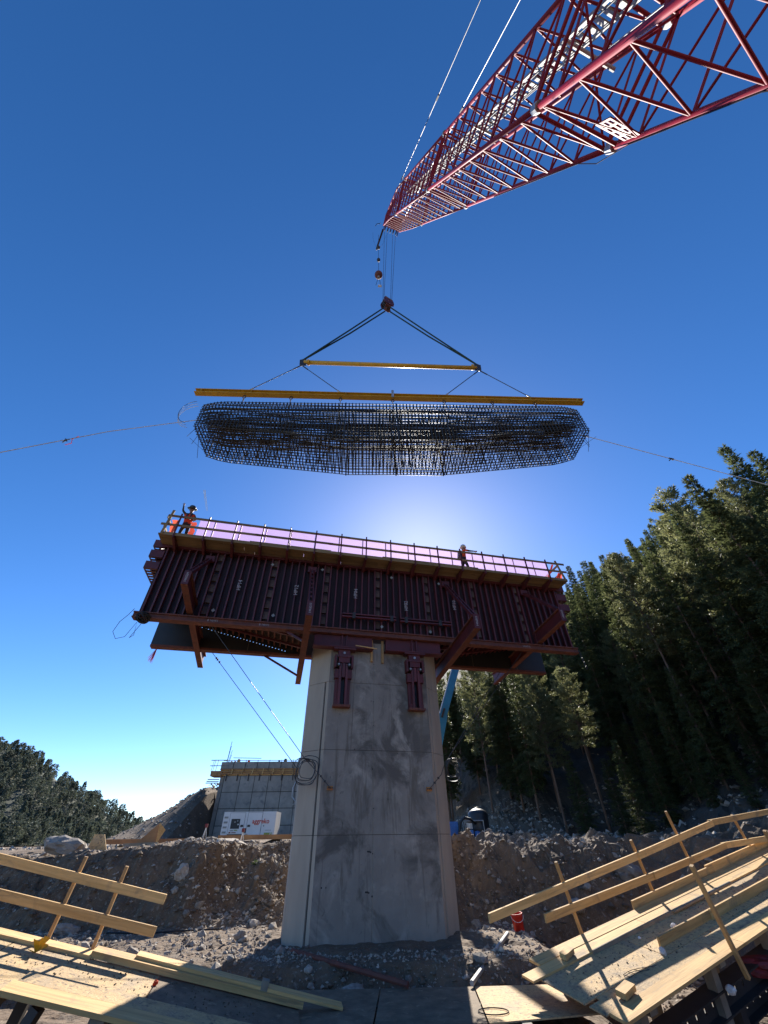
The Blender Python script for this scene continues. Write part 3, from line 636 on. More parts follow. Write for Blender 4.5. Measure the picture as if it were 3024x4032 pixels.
def brace(xt, xb, yb, zb):
    top = Vector((xt, -0.34, 10.60)); bot = Vector((xb, yb + 0.12, zb))
    b = MB()
    for s in (-0.07, 0.07): b.beam(top + Vector((s, 0, 0)), bot + Vector((s, 0, 0)), 0.045, 0.12)
    o = b.build('brace', MT['red'], cap)
    d = (bot - top)
    for k in range(7):
        p = top + d * ((k + .7) / 8); MB().box(p.x - .07, p.x + .07, p.y - .02, p.y + .02, p.z - .03, p.z + .03).build('batten', MT['rib'], o)
    MB().box(xt - .17, xt + .17, -0.40, -0.30, 10.5, 10.75).build('cleat', MT['red'], o)
brace(-6.86, -6.93, -2.08, 9.02); brace(-2.82, -2.76, -2.45, 8.14); brace(3.04, 2.95, -2.85, 8.02); brace(6.87, 6.98, -2.25, 8.94)
# short knee struts under the left soffit
for (p, q) in (((-4.3, 2.4, 7.95), (-2.85, 2.3, 7.2)), ((-3.5, -0.2, 7.98), (-2.8, -0.4, 7.55))): MB().beam(p, q, 0.07, 0.07).build('knee_strut', MT['red'], cap)
# stencilled panel numbers
for x, z, t in ((-5.52, 9.63, 'HP14'), (-3.35, 9.66, 'HP12'), (-0.94, 9.76, 'HP04'), (1.20, 9.43, 'HP02'), (3.36, 9.68, 'HP10')):
    obj('lettering', text_mesh(t, 0.20, MT['white_mark'], 0.002, 0.004), fp_, (x, -0.305, z), (radians(90), radians(-90), 0))
for x, t in ((-6.1, 'B 14HT2'), (-4.3, 'B 14HT2'), (6.3, '14-HT-2')):
    obj('lettering', text_mesh(t, 0.10, MT['white_mark'], 0.002, 0.002), cap, (x, -0.364, 8.08), (radians(90), 0, 0))
# lifting lugs / inspection tags along the panel
for x, z in ((-6.2, 8.5), (-4.05, 8.5), (-4.45, 10.7), (-2.4, 10.72), (0.15, 8.42), (2.15, 8.38), (0.6, 10.7), (2.75, 10.65)):
    MB().prism([(x - .07, -0.32, z), (x, -0.32, z - .07), (x + .07, -0.32, z), (x, -0.32, z + .07)], (0, 0.02, 0)).build('tag_plate', MT['grille'], cap)
# work platform on brackets along the top
YO = -0.98
PX = [-8.27 + 1.085 * k for k in range(16)]
for j, (y0, y1) in enumerate(((-0.98, -0.72), (-0.71, -0.44), (-0.43, -0.15))):
    x = -8.85
    while x < 8.9:
        L = random.choice((2.4, 3.2, 3.6, 4.2)); x2 = min(x + L, 8.95)
        if 8.95 - x2 < 1.0: x2 = 8.95
        MB().box(x, x2 - 0.01, y0, y1, 11.13, 11.175).build('deck_plank', MT['wood_old'], cap); x = x2
x = -8.75
while x < 8.9:
    L = random.choice((2.2, 3.3, 3.9)); x2 = min(x + L, 8.9)
    if 8.9 - x2 < 0.8: x2 = 8.9
    MB().box(x, x2 - 0.005, YO - 0.035 - 0.004 * (int(x * 10) % 3), YO - 0.001, 11.10, 11.22 + random.choice((0, 0.015, 0.05))).build('toe_board', MT['wood_old'], cap); x = x2
for i, x in enumerate(PX):
    b = MB(); b.hexa([(x - .045, -0.99, 11.04), (x + .045, -0.99, 11.04), (x + .045, -0.33, 10.80), (x - .045, -0.33, 10.80), (x - .045, -0.99, 11.128), (x + .045, -0.99, 11.128), (x + .045, -0.33, 11.128), (x - .045, -0.33, 11.128)])
    b.build('bracket', MT['red'], cap)
    MB().beam((x, YO - 0.065, 10.98), (x, YO - 0.065, 12.16), 0.05, 0.05).build('guard_post', MT['red'], cap)
for z, off in ((11.62, 0), (12.05, 1.3)):
    x = -8.9 + 0.1 * off
    while x < 8.75:
        L = random.choice((3.0, 3.6, 4.2)); x2 = min(x + L, 8.85)
        if 8.85 - x2 < 1: x2 = 8.85
        MB().beam((x, YO + 0.0, z + random.uniform(-.008, .008)), (x2 + 0.18, YO + 0.0, z + random.uniform(-.008, .008)), 0.04, 0.09).build('guard_rail', MT['wood_old'], cap); x = x2
MB().beam((-8.72, YO - 0.05, 11.12), (-8.62, YO - 0.05, 12.30), 0.04, 0.09, (1, 0, 0)).build('guard_post', MT['wood_old'], cap)
MB().beam((8.83, YO - 0.02, 11.12), (8.58, YO - 0.02, 12.2), 0.04, 0.09, (1, 0, 0)).build('guard_post', MT['wood_old'], cap)
for (a, b) in (((8.75, 2.3, 11.15), (8.75, 2.3, 12.1)), ((8.78, -0.9, 12.05), (8.78, 2.3, 12.05)), ((8.78, -0.9, 11.6), (8.78, 2.3, 11.6)), ((-8.8, -0.9, 12.05), (-8.8, 2.3, 12.05)), ((-8.8, -0.9, 11.6), (-8.8, 2.3, 11.6))): MB().beam(a, b, 0.04, 0.09).build('guard_rail', MT['wood_old'], cap)
# pink netting, one sheet for each bay
def sheet(name, x0, x1, z0, z1, y, m, nx_=7, nz_=5, amp=0.02, ragged=0.0, par=None):
    mb = MB(); vs = []
    for j in range(nz_ + 1):
        for i in range(nx_ + 1):
            rx = ragged * random.uniform(-1, 1) if i in (0, nx_) else 0
            vs.append((x0 + (x1 - x0) * i / nx_ + rx, y + amp * noise.noise(Vector((x0 + i * .7, j * .9, 3.3))), z0 + (z1 - z0) * j / nz_))
    mb.add(vs, [(j * (nx_ + 1) + i, j * (nx_ + 1) + i + 1, (j + 1) * (nx_ + 1) + i + 1, (j + 1) * (nx_ + 1) + i) for j in range(nz_) for i in range(nx_)])
    return mb.build(name, m, par or cap, True)
for i in range(15):
    x0 = PX[i] if i > 0 else PX[0] + 0.45
    sheet('debris_net', x0 + 0.005, PX[i + 1] - 0.005, 11.19, 12.62, -0.13, MT['net'])
sheet('debris_net', PX[15] + 0.005, 8.72, 11.19, 12.62, -0.13, MT['net'])
for x in PX[1:]: MB().box(x - .02, x + .02, -.11, -.08, 11.09, 12.64).build('net_post', MT['red'], cap)
sheet('orange_fabric', -8.62, -8.38, 11.18, 11.98, -0.84, MT['orange_net'], 3, 6, 0.05, 0.07)
sheet('orange_fabric', -7.88, -7.66, 11.18, 11.95, -0.86, MT['orange_net'], 3, 7, 0.05, 0.06)
for (a, b) in (((8.05, -0.8, 11.25), (8.55, -0.8, 12.1)), ((8.45, -0.8, 11.2), (8.75, -0.8, 11.65))): MB().beam(a, b, 0.03, 0.08, (1, 0, 0)).build('orange_tape', MT['orange_net'], cap)
sheet('orange_fabric', 8.62, 8.80, 11.18, 11.55, -0.84, MT['orange_net'], 3, 4, 0.04, 0.05)

# ---------------------------------------------------------------- girders and brackets on the pier face
for (a, b, sx, lab) in ((-2.42, -0.22, -1.30, 'left maroon support girder across pier top under the form'), (0.32, 2.52, 1.43, 'right maroon support girder across pier top under the form')):
    t = local_thing('support_girder', lab, 'girder', None)
    MB().box(a, b, -0.24, -0.02, 7.53, 7.955).build('web', MT['red'], t)
    MB().box(a - 0.03, b + 0.03, -0.36, -0.012, 7.48, 7.53).build('flange', MT['red'], t)
    for q in (-0.09, 0.09): MB().box(sx + q - .018, sx + q + .018, -0.345, -0.24, 7.53, 7.955).build('stiffener', MT['rib'], t)
for (c, lab) in ((-1.26, 'left slotted maroon hanger bracket bolted to the pier face'), (1.43, 'right slotted maroon hanger bracket bolted to the pier face')):
    t = local_thing('hanger_bracket', lab, 'bracket', None)
    MB().box(c - 0.40, c + 0.42, -0.34, -0.01, 7.42, 7.476).build('seat_plate', MT['rib'], t)
    MB().box(c - 0.22, c + 0.22, -0.26, -0.012, 7.20, 7.42).build('head_block', MT['red'], t)
    MB().box(c - 0.26, c + 0.26, -0.31, -0.24, 7.14, 7.20).build('ledge_plate', MT['rib'], t)
    for s in (-1, 1):
        x = c + s * 0.27
        MB().box(min(x, x + s * .07), max(x, x + s * .07), -0.30, -0.012, 6.78, 7.22).build('cheek_plate', MT['red'], t)
        m = MB(); x0 = c + s * 0.075; x1 = c + s * 0.155
        m.box(min(x0, x1), max(x0, x1), -0.26, -0.012, 5.55, 6.92); m.build('slot_bar', MT['rib'], t)
        x0, x1 = c + s * 0.155, c + s * 0.27
        MB().box(min(x0, x1), max(x0, x1), -0.13, -0.012, 5.55, 6.72).build('side_channel', MT['red'], t)
        MB().box(min(c + s * .155, c + s * .31), max(c + s * .155, c + s * .31), -0.23, -0.014, 6.42, 6.72).build('gusset', MT['red'], t)
        MB().box(min(c + s * .155, c + s * .25), max(c + s * .155, c + s * .25), -0.22, -0.014, 5.56, 5.68).build('gusset', MT['red'], t)
        MB().tube([(c + s * 0.19, -0.30, 6.87), (c + s * 0.19, -0.02, 6.87)], 0.062, 12).build('pin', MT['dark'], t)
        MB().tube([(c + s * 0.19, -0.335, 6.87), (c + s * 0.19, -0.30, 6.87)], 0.03, 8).build('nut', MT['galv'], t)
    MB().box(c - 0.20, c + 0.20, -0.28, -0.013, 6.95, 7.14).build('cross_head', MT['red'], t)
    MB().box(c - 0.055, c + 0.055, -0.24, -0.013, 6.45, 6.95).build('slot_block', MT['rib'], t)
    MB().box(c - 0.30, c + 0.30, -0.28, -0.012, 5.48, 5.55).build('base_plate', MT['rust'], t)
    MB().tube([(c, -0.29, 7.30), (c, -0.255, 7.30)], 0.045, 8).build('nut', MT['galv'], t)
    MB().box(c - 0.075, c + 0.075, -0.016, -0.006, 5.55, 6.45).build('slot_shadow_sheet', MT['black'], t)  # black sheet painting the shade in the slot between the bars
for (x, z0, z1, w, lab) in ((-0.20, 7.12, 7.93, .075, 'left of two short timber studs between the girders'), (0.22, 7.10, 7.93, .085, 'right of two short timber studs between the girders')):
    tag(MB().box(x - w / 2, x + w / 2, -0.10, -0.006, z0, z1).build('timber_stud', MT['wood_post']), lab, 'timber').matrix_world = Matrix.Translation(P0) @ Matrix.Rotation(YAW, 4, 'Z')
tag(MB().beam((-0.88, -0.40, 7.56), (-0.06, -0.38, 7.50), 0.03, 0.03).build('loose_lath', MT['wood']), 'thin loose wooden lath resting on left girder flange', 'lath').matrix_world = Matrix.Translation(P0) @ Matrix.Rotation(YAW, 4, 'Z')

# anchors, guy wires and their coils
def lw(p): return Matrix.Translation(P0) @ Matrix.Rotation(YAW, 4, 'Z') @ Vector(p)
for (x, s, name) in ((-1.45, -1, 'left'), (1.72, 1, 'right')):
    a = local_thing('cable_clamp', f'orange cable clamp bolted to the pier face on {name} side', 'clamp')
    MB().box(x - .085, x + .085, -0.07, -0.002, 3.19, 3.29).build('clamp_body', MT['ora_clamp'], a)
    for q in (-.06, 0.0, .06): MB().tube([(x + q, -0.11, 3.24), (x + q, -0.07, 3.24)], 0.02, 6).build('bolt', MT['dark'], a)
    e = -2.30 if s < 0 else 2.48
    knot = (e, 0.30, 4.02)
    fr = (-6.3, -0.1, 8.15) if s < 0 else (6.4, -0.1, 8.15)
    w = local_thing('guy_wire', f'thin steel guy wire from form end to clamp on {name} pier face', 'wire')
    MB().tube([(x, -0.1, 3.24), (x + s * 0.42, -0.12, 3.62), (e - s * .02, 0.25, 4.02), fr], 0.011, 5).build('wire', MT['wire'], w)
    for q in (0.12, 0.45): 
        p = Vector((x, -0.1, 3.24)).lerp(Vector((x + s * 0.42, -0.12, 3.62)), q + .3); MB().box(p.x - .025, p.x + .025, p.y - .03, p.y + .03, p.z - .025, p.z + .025).build('wire_clip', MT['dark'], w)
    w2 = local_thing('guy_wire', f'second guy wire running behind pier from the {name} form end', 'wire')
    MB().tube([(s * 6.35, 2.3, 7.9), (e + s * .12, 1.3, 3.85)], 0.011, 5).build('wire', MT['wire'], w2)
    if s < 0:
        for q in (0.06, 0.075, 0.10):
            p = Vector((s * 6.35, 2.3, 7.9)).lerp(Vector((e, 1.3, 3.85)), q); MB().box(p.x - .03, p.x + .03, p.y - .03, p.y + .03, p.z - .03, p.z + .03).build('wire_clip', MT['dark'], w2)
    c = local_thing('wire_coil', f'coiled surplus wire rope hanging at the {name} edge of pier', 'wire')
    cx, cz = (-2.22, 3.66) if s < 0 else (2.78, 3.86)
    for k in range(6):
        ph = random.uniform(0, .5); rr = random.uniform(.68, 1.1); dx_, dz_ = random.uniform(-.06, .06), random.uniform(-.05, .05); rx = (0.33 if s < 0 else 0.25) * rr; rz = (0.37 if s < 0 else 0.34) * rr; dy = random.uniform(-.05, .05); ti = random.uniform(-.15, .15)
        pts = [(cx + dx_ + rx * cos(t) + ti * 2.2 * rz * sin(t), (-0.08 if s < 0 else 0.45) + dy + 0.05 * sin(2 * t), cz + dz_ + rz * sin(t) + .03 * sin(3 * t + ph)) for t in np.linspace(0, 2 * pi, 26, endpoint=False)]
        MB().loop(pts, 0.011 if s < 0 else 0.012, 5).build('strand', MT['wire'], c)
# coil and slack tag rope at the lower left end of the form
c = local_thing('rope_coil', 'black rope coil tied at lower left corner of the form', 'rope')
for k in range(16):
    a1, a2, r1 = random.uniform(0, 3.1), random.uniform(0, 3.1), random.uniform(.16, .24)
    ex = Vector((cos(a1), sin(a1) * cos(a2), sin(a1) * sin(a2))); ey = ex.cross(Vector((.3, .4, .86))).normalized()
    MB().loop([Vector((-8.32, -0.50, 7.93)) + (ex * cos(t) + ey * sin(t)) * r1 for t in np.linspace(0, 2 * pi, 14, endpoint=False)], 0.016, 4).build('strand', MT['black'], c)
MB().tube([(-8.72, -0.45, 8.25), (-8.80, -0.5, 8.0), (-8.95, -0.55, 7.7), (-9.02, -0.55, 7.35), (-8.85, -0.55, 7.12), (-8.62, -0.52, 7.22), (-8.45, -0.5, 7.75), (-8.38, -0.5, 7.3), (-8.48, -.5, 7.2), (-8.3, -.5, 7.7)], 0.009, 5).build('slack_rope', MT['wire'], c)
c = local_thing('ribbon_bundle', 'bundle of orange flagging ribbon hanging under the left back corner', 'ribbon')
for k in range(26):
    p = Vector((-8.42, 2.3, 7.93)); q = p + Vector((-0.10 + random.uniform(-.10, .10), random.uniform(-.08, .08), -random.uniform(.35, .62))); MB().beam(p, q, 0.018, 0.006, (1, 0.3, 0)).build('ribbon', MT['orange_net'], c)
c = local_thing('chain', 'black chain hanging from lower right corner of the form', 'chain')
for k in range(9):
    p = Vector((8.68 + .012 * k, -0.45, 8.02 - .085 * k)); ex = Vector((1, 0, 0)) if k % 2 else Vector((0, 1, 0))
    MB().loop([p + ex * 0.035 * cos(t) + Vector((0, 0, 0.06)) * sin(t) for t in np.linspace(0, 2 * pi, 10, endpoint=False)], 0.016, 4).build('link', MT['black'], c)

# ================================================================= suspended rebar cage and rigging
CY = radians(2.6); CO = Vector((0, 10.8, 0)); cu_ = Vector((cos(CY), sin(CY), 0)); cn_ = Vector((-sin(CY), cos(CY), 0))
def cw(u, off, z): return CO + cu_ * u + cn_ * off + Vector((0, 0, z))
cage = thing('rebar_cage', 'long boat-shaped cage of dark reinforcing bars hanging from yellow beam', 'rebar cage', cw(0.5, 0, 16.68), (0, radians(-1.1), CY))
HL = 8.28
def depth(u):       # below the cage top
    a = abs(u); return 1.55 if a > HL else 2.50 if a < 2.05 else 2.50 - 0.85 * (a - 2.05) / (HL - 2.05) - 0.10 * max(0, (a - 7.3) / .98)
W2 = 1.0
def wf(u): return 1 - 0.17 * max(0, (abs(u) - 7.5) / 0.78) ** 1.4
NS = 112
for k in range(NS):
    u = -HL + 2 * HL * k / (NS - 1); d = depth(u); j = lambda a=.008: random.uniform(-a, a); sh_ = random.uniform(-.03, .03)
    w_ = W2 * wf(u); pts = [(u + j(), -w_, -0.02 + j()), (u + j(), -w_, -d + .06), (u + j(), -w_ + .06, -d + j()), (u + sh_, w_ - .06, -d + j()), (u + sh_, w_, -d + .06), (u + sh_, w_, -0.02 + j())]
    pts = [Vector(p) for p in pts]
    MB().loop(pts, 0.022, 4).build('stirrup', MT['rebar'], cage)
    if k % 3 != 2:           # inner overlapping stirrup
        iu = u + random.uniform(-.05, .05)
        MB().loop([(iu, -0.45, -0.03), (iu + j(.03), -0.45, -d + .02), (iu, 0.5, -d + .02), (iu, 0.5, -0.03)], 0.018, 4).build('stirrup', MT['rebar'], cage)
US = [-HL - .06, -7.8, -7.3, -5.2, -2.05, 0, 2.05, 5.2, 7.3, 7.8, HL + .06]
def longbar(y, frac, r=0.022, m='rebar', skip=0, ends=True):
    pts = [(u + random.uniform(-.02, .02), y * wf(min(abs(u), HL)) + random.uniform(-.012, .012), -0.02 - (depth(u) - .04) * frac + random.uniform(-.012, .012)) for u in US]
    if skip: pts = pts[skip:-skip]
    MB().tube(pts, r, 4).build('longitudinal_bar', MT[m], cage)
for i in range(13):
    y = -W2 + 0.03 + (2 * W2 - .06) * i / 12
    longbar(y, 0.0, 0.022); longbar(y, 1.0, 0.022)
for i in range(1, 12):
    longbar(-W2 + .02, i / 12); longbar(W2 - .02, i / 12)
for i in range(74):                 # inner layers and draped bars
    y = random.uniform(-.85, .85); f = random.choice((0.08, 0.14, 0.30, 0.32, 0.36, 0.55, 0.58, 0.78)); longbar(y, f, 0.02, 'rebar_rust' if random.random() < .45 else 'rebar', random.choice((0, 0, 0, 1)))
for i in range(16):                 # sagging spacer bars crossing layers
    y = random.uniform(-.8, .8); a = random.uniform(-HL, HL - 5); b = a + random.uniform(3.5, 6); f0, f1 = random.uniform(.1, .55), random.uniform(.2, .75)
    MB().tube([(a, y, -depth(a) * f0), ((a + b) / 2, y + .1, -depth((a + b) / 2) * (f0 + f1) / 2 - .05), (b, y + random.uniform(-.2, .2), -depth(b) * f1)], 0.012, 4).build('draped_bar', MT['rebar_rust'], cage)
for s in (-1, 1):                   # end mats
    for i in range(1, 8):
        y = (-W2 + 2 * W2 * i / 8) * .83; MB().tube([(s * (HL + .05), y, 0), (s * (HL + .05), y, -1.55)], 0.013, 4).build('end_bar', MT['rebar'], cage)
    for i in range(1, 7):
        MB().tube([(s * (HL + .07), -W2 * .83, -1.55 * i / 7), (s * (HL + .07), W2 * .83, -1.55 * i / 7)], 0.013, 4).build('end_bar', MT['rebar'], cage)
    for i in range(4): MB().tube([(s * HL, random.uniform(-.9, .9), -1.5), (s * (HL + .4), random.uniform(-.9, .9), -1.55 - .05 * i)], 0.009, 4).build('stray_bar', MT['rebar'], cage)
for u in (-2.15, 2.15, 0.05): 
    for y in (-W2, W2): MB().tube([(u, y, 0), (u, y, -2.48)], 0.03, 5).build('stiffener_bar', MT['rebar'], cage)
# loose white tie strap around the left end
st = thing('strap_loop', 'loose pale strap looped around left end of the hanging cage', 'strap')
for k in range(3):
    r1 = .55 + .1 * k; c0 = cw(-7.95, -1.05, 15.65)
    MB().tube([c0 + cu_ * (-.55 * sin(t) * (1 + .1 * k)) + Vector((0, 0, 0.75 * cos(t))) + cn_ * (.12 * k) for t in np.linspace(0.1, 3.0, 16)], 0.012, 4).build('strap', MT['clear'] if k else MT['wire'], st)

lb = thing('lifting_beam', 'long yellow steel lifting beam directly above the rebar cage', 'lifting beam', cw(0.5, 0, 18.60), (0, 0, CY))
for z0, z1, w in ((0, .03, .13), (.24, .27, .13)): MB().box(-9.62, 9.62, -w, w, z0, z1).build('flange', MT['yellow'], lb)
MB().box(-9.62, 9.62, -.012, .012, .03, .24).build('web', MT['yellow'], lb)
for x in (-9.3, -6.9, -4.6, -2.3, 0.05, 2.3, 4.6, 6.9, 9.3):
    for s in (-1, 1): MB().box(x - .008, x + .008, min(s * .012, s * .145), max(s * .012, s * .125), .03, .24).build('stiffener', MT['yellow'], lb)
MB().box(-.06, .06, -.19, -.15, -.12, .46).build('hanger_plate', MT['galv'], lb)
HK = [-7.2, -4.95, -2.55, 0.0, 2.55, 4.95, 7.1]
for x in HK:
    h = thing('hanger_chain', f'short hanger between yellow beam and cage, {["leftmost","second from left","third from left","middle","third from right","second from right","rightmost"][HK.index(x)]}', 'hanger', cw(0.5 + x, 0, 16.5), (0, 0, CY))
    MB().tube([(0, 0, -0.1), (0, 0, 1.85)], 0.017, 5).build('rod', MT['dark'], h)
    MB().loop([(0.07 * cos(t), 0, 1.93 + 0.12 * sin(t)) for t in np.linspace(0, 2 * pi, 12, endpoint=False)], 0.022, 5).build('shackle', MT['dark'], h)
    MB().loop([(0, 0.06 * cos(t), 1.72 + 0.10 * sin(t)) for t in np.linspace(0, 2 * pi, 12, endpoint=False)], 0.016, 5).build('shackle', MT['galv'], h)
sb = thing('spreader_bar', 'shorter yellow tubular spreader bar under the green slings', 'spreader bar', cw(0.5, 0, 21.86), (0, 0, CY))
MB().tube([(-4.75, 0, 0), (4.72, 0, -0.08)], 0.115, 14).build('pipe', MT['yellow'], sb, True)
for s in (-1, 1):
    MB().prism([(s * 4.6, -.03, -.30), (s * 4.95, -.03, -.30), (s * 5.0, -.03, .22), (s * 4.65, -.03, .30)], (0, .06, 0)).build('end_lug', MT['dark'], sb)
    MB().tube([(s * 4.55, 0, 0), (s * 4.45, 0, 0)], 0.165, 14).build('collar', MT['yellow'], sb)
    for z in (.18, -.25): MB().loop([(s * 4.83 + .09 * cos(t), 0, z + .13 * sin(t)) for t in np.linspace(0, 2 * pi, 12, endpoint=False)], 0.03, 5).build('shackle', MT['galv'], sb)
HB = cw(0.42, 0, 29.35)
for s, nm in ((-1, 'left'), (1, 'right')):
    for k in (0, 1):
        e = cw(0.5 + s * 4.82, 0, 22.12)
        tag(MB().tube([HB + cn_ * (.14 * (2 * k - 1)) + cu_ * (s * .16) + Vector((0, 0, -.18)), HB.lerp(e, .5) + cn_ * (.09 * (2 * k - 1)) + Vector((0, 0, -.05 - .06 * k)), e], 0.048, 6).build('round_sling', MT['sling']), f'{"front" if k == 0 else "rear"} green round sling from hook block to {nm} spreader end', 'sling')
    for q, nm2 in ((-1, 'outer' if s < 0 else 'inner'), (1, 'inner' if s < 0 else 'outer')):
        p = cw(0.5 + s * 4.83, 0, 21.55); ub = {(-1, -1): -7.15, (-1, 1): -2.53, (1, -1): 2.63, (1, 1): 7.1}[(s, q)]
        e = cw(0.5 + ub, 0, 18.95)
        w = thing('wire_sling', f'{nm2} wire sling from {nm} spreader end down to yellow beam', 'sling')
        MB().tube([p, e], 0.022, 5).build('wire', MT['wire'], w); MB().tube([p, p.lerp(e, .16)], 0.034, 5).build('sleeve', MT['dark'], w)
        MB().tube([e, e.lerp(p, .1)], 0.036, 5).build('sleeve', MT['galv'], w); MB().loop([e + cu_ * .07 * cos(t) + Vector((0, 0, .1 * sin(t))) for t in np.linspace(0, 2 * pi, 10, endpoint=False)], 0.022, 4).build('shackle', MT['galv'], w)
hb = thing('hook_block', 'maroon crane hook block above the two green slings', 'hook block', HB, (0, 0, CY + 0.5))
MB().prism([(-.34, -.26, .15), (.34, -.26, .15), (.40, -.26, .55), (.34, -.26, .95), (.20, -.26, 1.08), (-.20, -.26, 1.08), (-.34, -.26, .95), (-.40, -.26, .55)], (0, .06, 0)).build('cheek_plate', MT['red'], hb)
MB().prism([(-.34, .20, .15), (.34, .20, .15), (.40, .20, .55), (.34, .20, .95), (.20, .20, 1.08), (-.20, .20, 1.08), (-.34, .20, .95), (-.40, .20, .55)], (0, .06, 0)).build('cheek_plate', MT['red'], hb)
for y in (-.13, 0, .12): MB().tube([(0, y - .04, .62), (0, y + .04, .62)], .34, 18).build('sheave', MT['dark'], hb)
MB().box(-.20, .20, -.20, .20, -.02, .15).build('trunnion', MT['rust'], hb); MB().tube([(0, 0, -.10), (0, 0, 0)], .12, 10).build('nut', MT['dark'], hb)
MB().tube([Vector((.20 * cos(t) - .02, 0, -.32 + .20 * sin(t))) for t in np.linspace(1.9, 6.8, 14)], .075, 8, True, .04).build('hook', MT['rust'], hb)
MB().box(-.30, .30, -.27, .27, 1.02, 1.09).build('cover', MT['grille'], hb)

# ================================================================= crane boom
EL, AZ = radians(73.1), radians(-18.937)
bd = Vector((sin(AZ) * cos(EL), cos(AZ) * cos(EL), sin(EL))); bh = bd.cross(Vector((0, 0, 1))).normalized(); bk_ = bh.cross(bd)
BO = Vector((1.432, 7.119, 36.96)); BW, BH = 2.116, 2.142
boom = frame(thing('crane_boom', 'red lattice crane boom slanting in from the upper right', 'crane boom'), BO, bh, bk_, bd)
TT, T0 = 13.5, -37.6
CH = {'B': (0, 0), 'C': (BW, 0), 'D': (BW, BH), 'A': (0, BH)}
def cp(c, t):
    x, y = CH[c]
    if t > 6.5 and c in 'AD': y = BH * (1 - 0.62 * (t - 6.5) / (TT - 6.5))
    if t > 6.5: x = BW / 2 + (x - BW / 2) * (1 - 0.18 * (t - 6.5) / (TT - 6.5))
    return Vector((x, y, t))
SECT = [T0, -23.27, -10.7, 1.8, TT]
for c in 'BCDA':
    for i in range(4):
        a, b = SECT[i], SECT[i + 1]; pts = [cp(c, a), cp(c, b)] if i < 3 else [cp(c, a), cp(c, 6.5), cp(c, b)]
        MB().tube(pts, 0.066 if i < 3 else .058, 10).build('chord', MT['boom'], boom, True)
        if i: MB().tube([cp(c, a) - Vector((0, 0, .13)), cp(c, a) + Vector((0, 0, .13))], 0.115, 8).build('pin_connector', MT['galv'], boom)
for fa, fb in (('B', 'C'), ('A', 'B'), ('D', 'C'), ('A', 'D')):
    for i in range(4):
        a, b = SECT[i] + .25, SECT[i + 1] - .25; n = max(6, int(round((b - a) / 0.76))); ts = np.linspace(a, b, n + 1)
        zz = 0
        for k in range(n):
            p, q = (fa, fb) if (k + i) % 2 == 0 else (fb, fa)
            MB().tube([cp(p, ts[k]), cp(q, ts[k + 1])], 0.031, 6, False).build('lacing', MT['boom'], boom, True)
        for t in (a, b): MB().tube([cp(fa, t), cp(fb, t)], 0.045, 8, False).build('end_strut', MT['boom'], boom, True)
for i in range(1, 4):                       # bracing inside at section joints
    MB().tube([cp('A', SECT[i] + .3), cp('C', SECT[i] + .3)], .03, 6).build('cross_brace', MT['boom'], boom); MB().tube([cp('B', SECT[i] - .3), cp('D', SECT[i] - .3)], .03, 6).build('cross_brace', MT['boom'], boom)
pl = MB(); xa, xb = BW * .60, BW - .05       # perforated step plate near a section joint
PT = -24.42
for i in range(5):
    pl.box(xa + (xb - xa) * i / 4 - .03, xa + (xb - xa) * i / 4 + .03, -.012, .012, PT, PT + .55)
for i in range(4):
    t = PT + .49 * i / 3; pl.box(xa - .03, xb + .03, -.014, .014, t, t + .07)
pl.build('step_plate', MT['boom'], boom)
# light walkway and hoist ropes carried inside the boom's upper face
wk = MB()
for x in (BW * .33, BW * .55): wk.box(x - .03, x + .03, BH - .18, BH - .10, T0 + 1, 5.5)
wk.build('walkway_rail', MT['walkway'], boom)
step = MB().box(BW * .34, BW * .54, BH - .155, BH - .125, 0, 0.20).mesh('walkway_tread', MT['walkway'])
for k in range(110): obj('walkway_tread', step, boom, (0, 0, T0 + 1.2 + .375 * k))
for i, x in enumerate((.26, .62, .66)): MB().tube([(BW * x, BH * .82, T0 + 1), (BW * x, BH * .62, TT - .2)], 0.016, 5).build('hoist_rope', MT['galv'] if i else MT['wire'], boom)
for k in range(5):
    t = SECT[1] + 7.0 * k - 6; MB().tube([(BW * .15, BH * .72, t), (BW * .85, BH * .72, t)], .05, 8).build('rope_guide_roller', MT['galv'], boom)
MB().tube([(BW + .02, -.07, -31), (BW + .05, -.30, -28.7), (BW, -.07, -27.3), (BW, -.08, -24), (BW + .03, -.22, -22.8), (BW, -.07, -21.8), (BW, -.08, -15)], 0.012, 5).build('electric_cable', MT['black'], boom)
# boom head: sheaves, jib nose, anti-two-block gear
MB().box(.25, BW - .25, .15, BH * .38 + .1, TT - .15, TT + .15).build('head_frame', MT['boom'], boom)
for x in (.45, .75, 1.05, 1.35, 1.65): MB().tube([(x - .035, -.05, TT + .12), (x + .035, -.05, TT + .12)], .34, 16).build('sheave', MT['dark'], boom)
MB().prism([(.30, .25, TT - .1), (.30, -.45, TT + .05), (.30, -.45, TT + .3), (.30, .25, TT + .55)], (.05, 0, 0)).build('head_plate', MT['red'], boom)
MB().prism([(1.80, .25, TT - .1), (1.80, -.45, TT + .05), (1.80, -.45, TT + .3), (1.80, .25, TT + .55)], (.05, 0, 0)).build('head_plate', MT['red'], boom)
MB().beam((.28, -.3, TT + .2), (.15, -2.0, TT + .5), .16, .30).build('jib_nose', MT['dark'], boom)
MB().tube([(.10, -1.95, TT + .5), (.22, -1.95, TT + .5)], .26, 14).build('jib_sheave', MT['dark'], boom)
MB().tube([(-.1, .1, TT + .1), (-.5, -.1, TT + .2), (-.55, -.3, TT + .15)], .03, 5).build('switch_arm', MT['dark'], boom)
bfoot = MB(); bfoot.box(-.2, BW + .2, -.2, BH + .2, T0 - .5, T0); bfoot.build('foot_frame', MT['red'], boom)
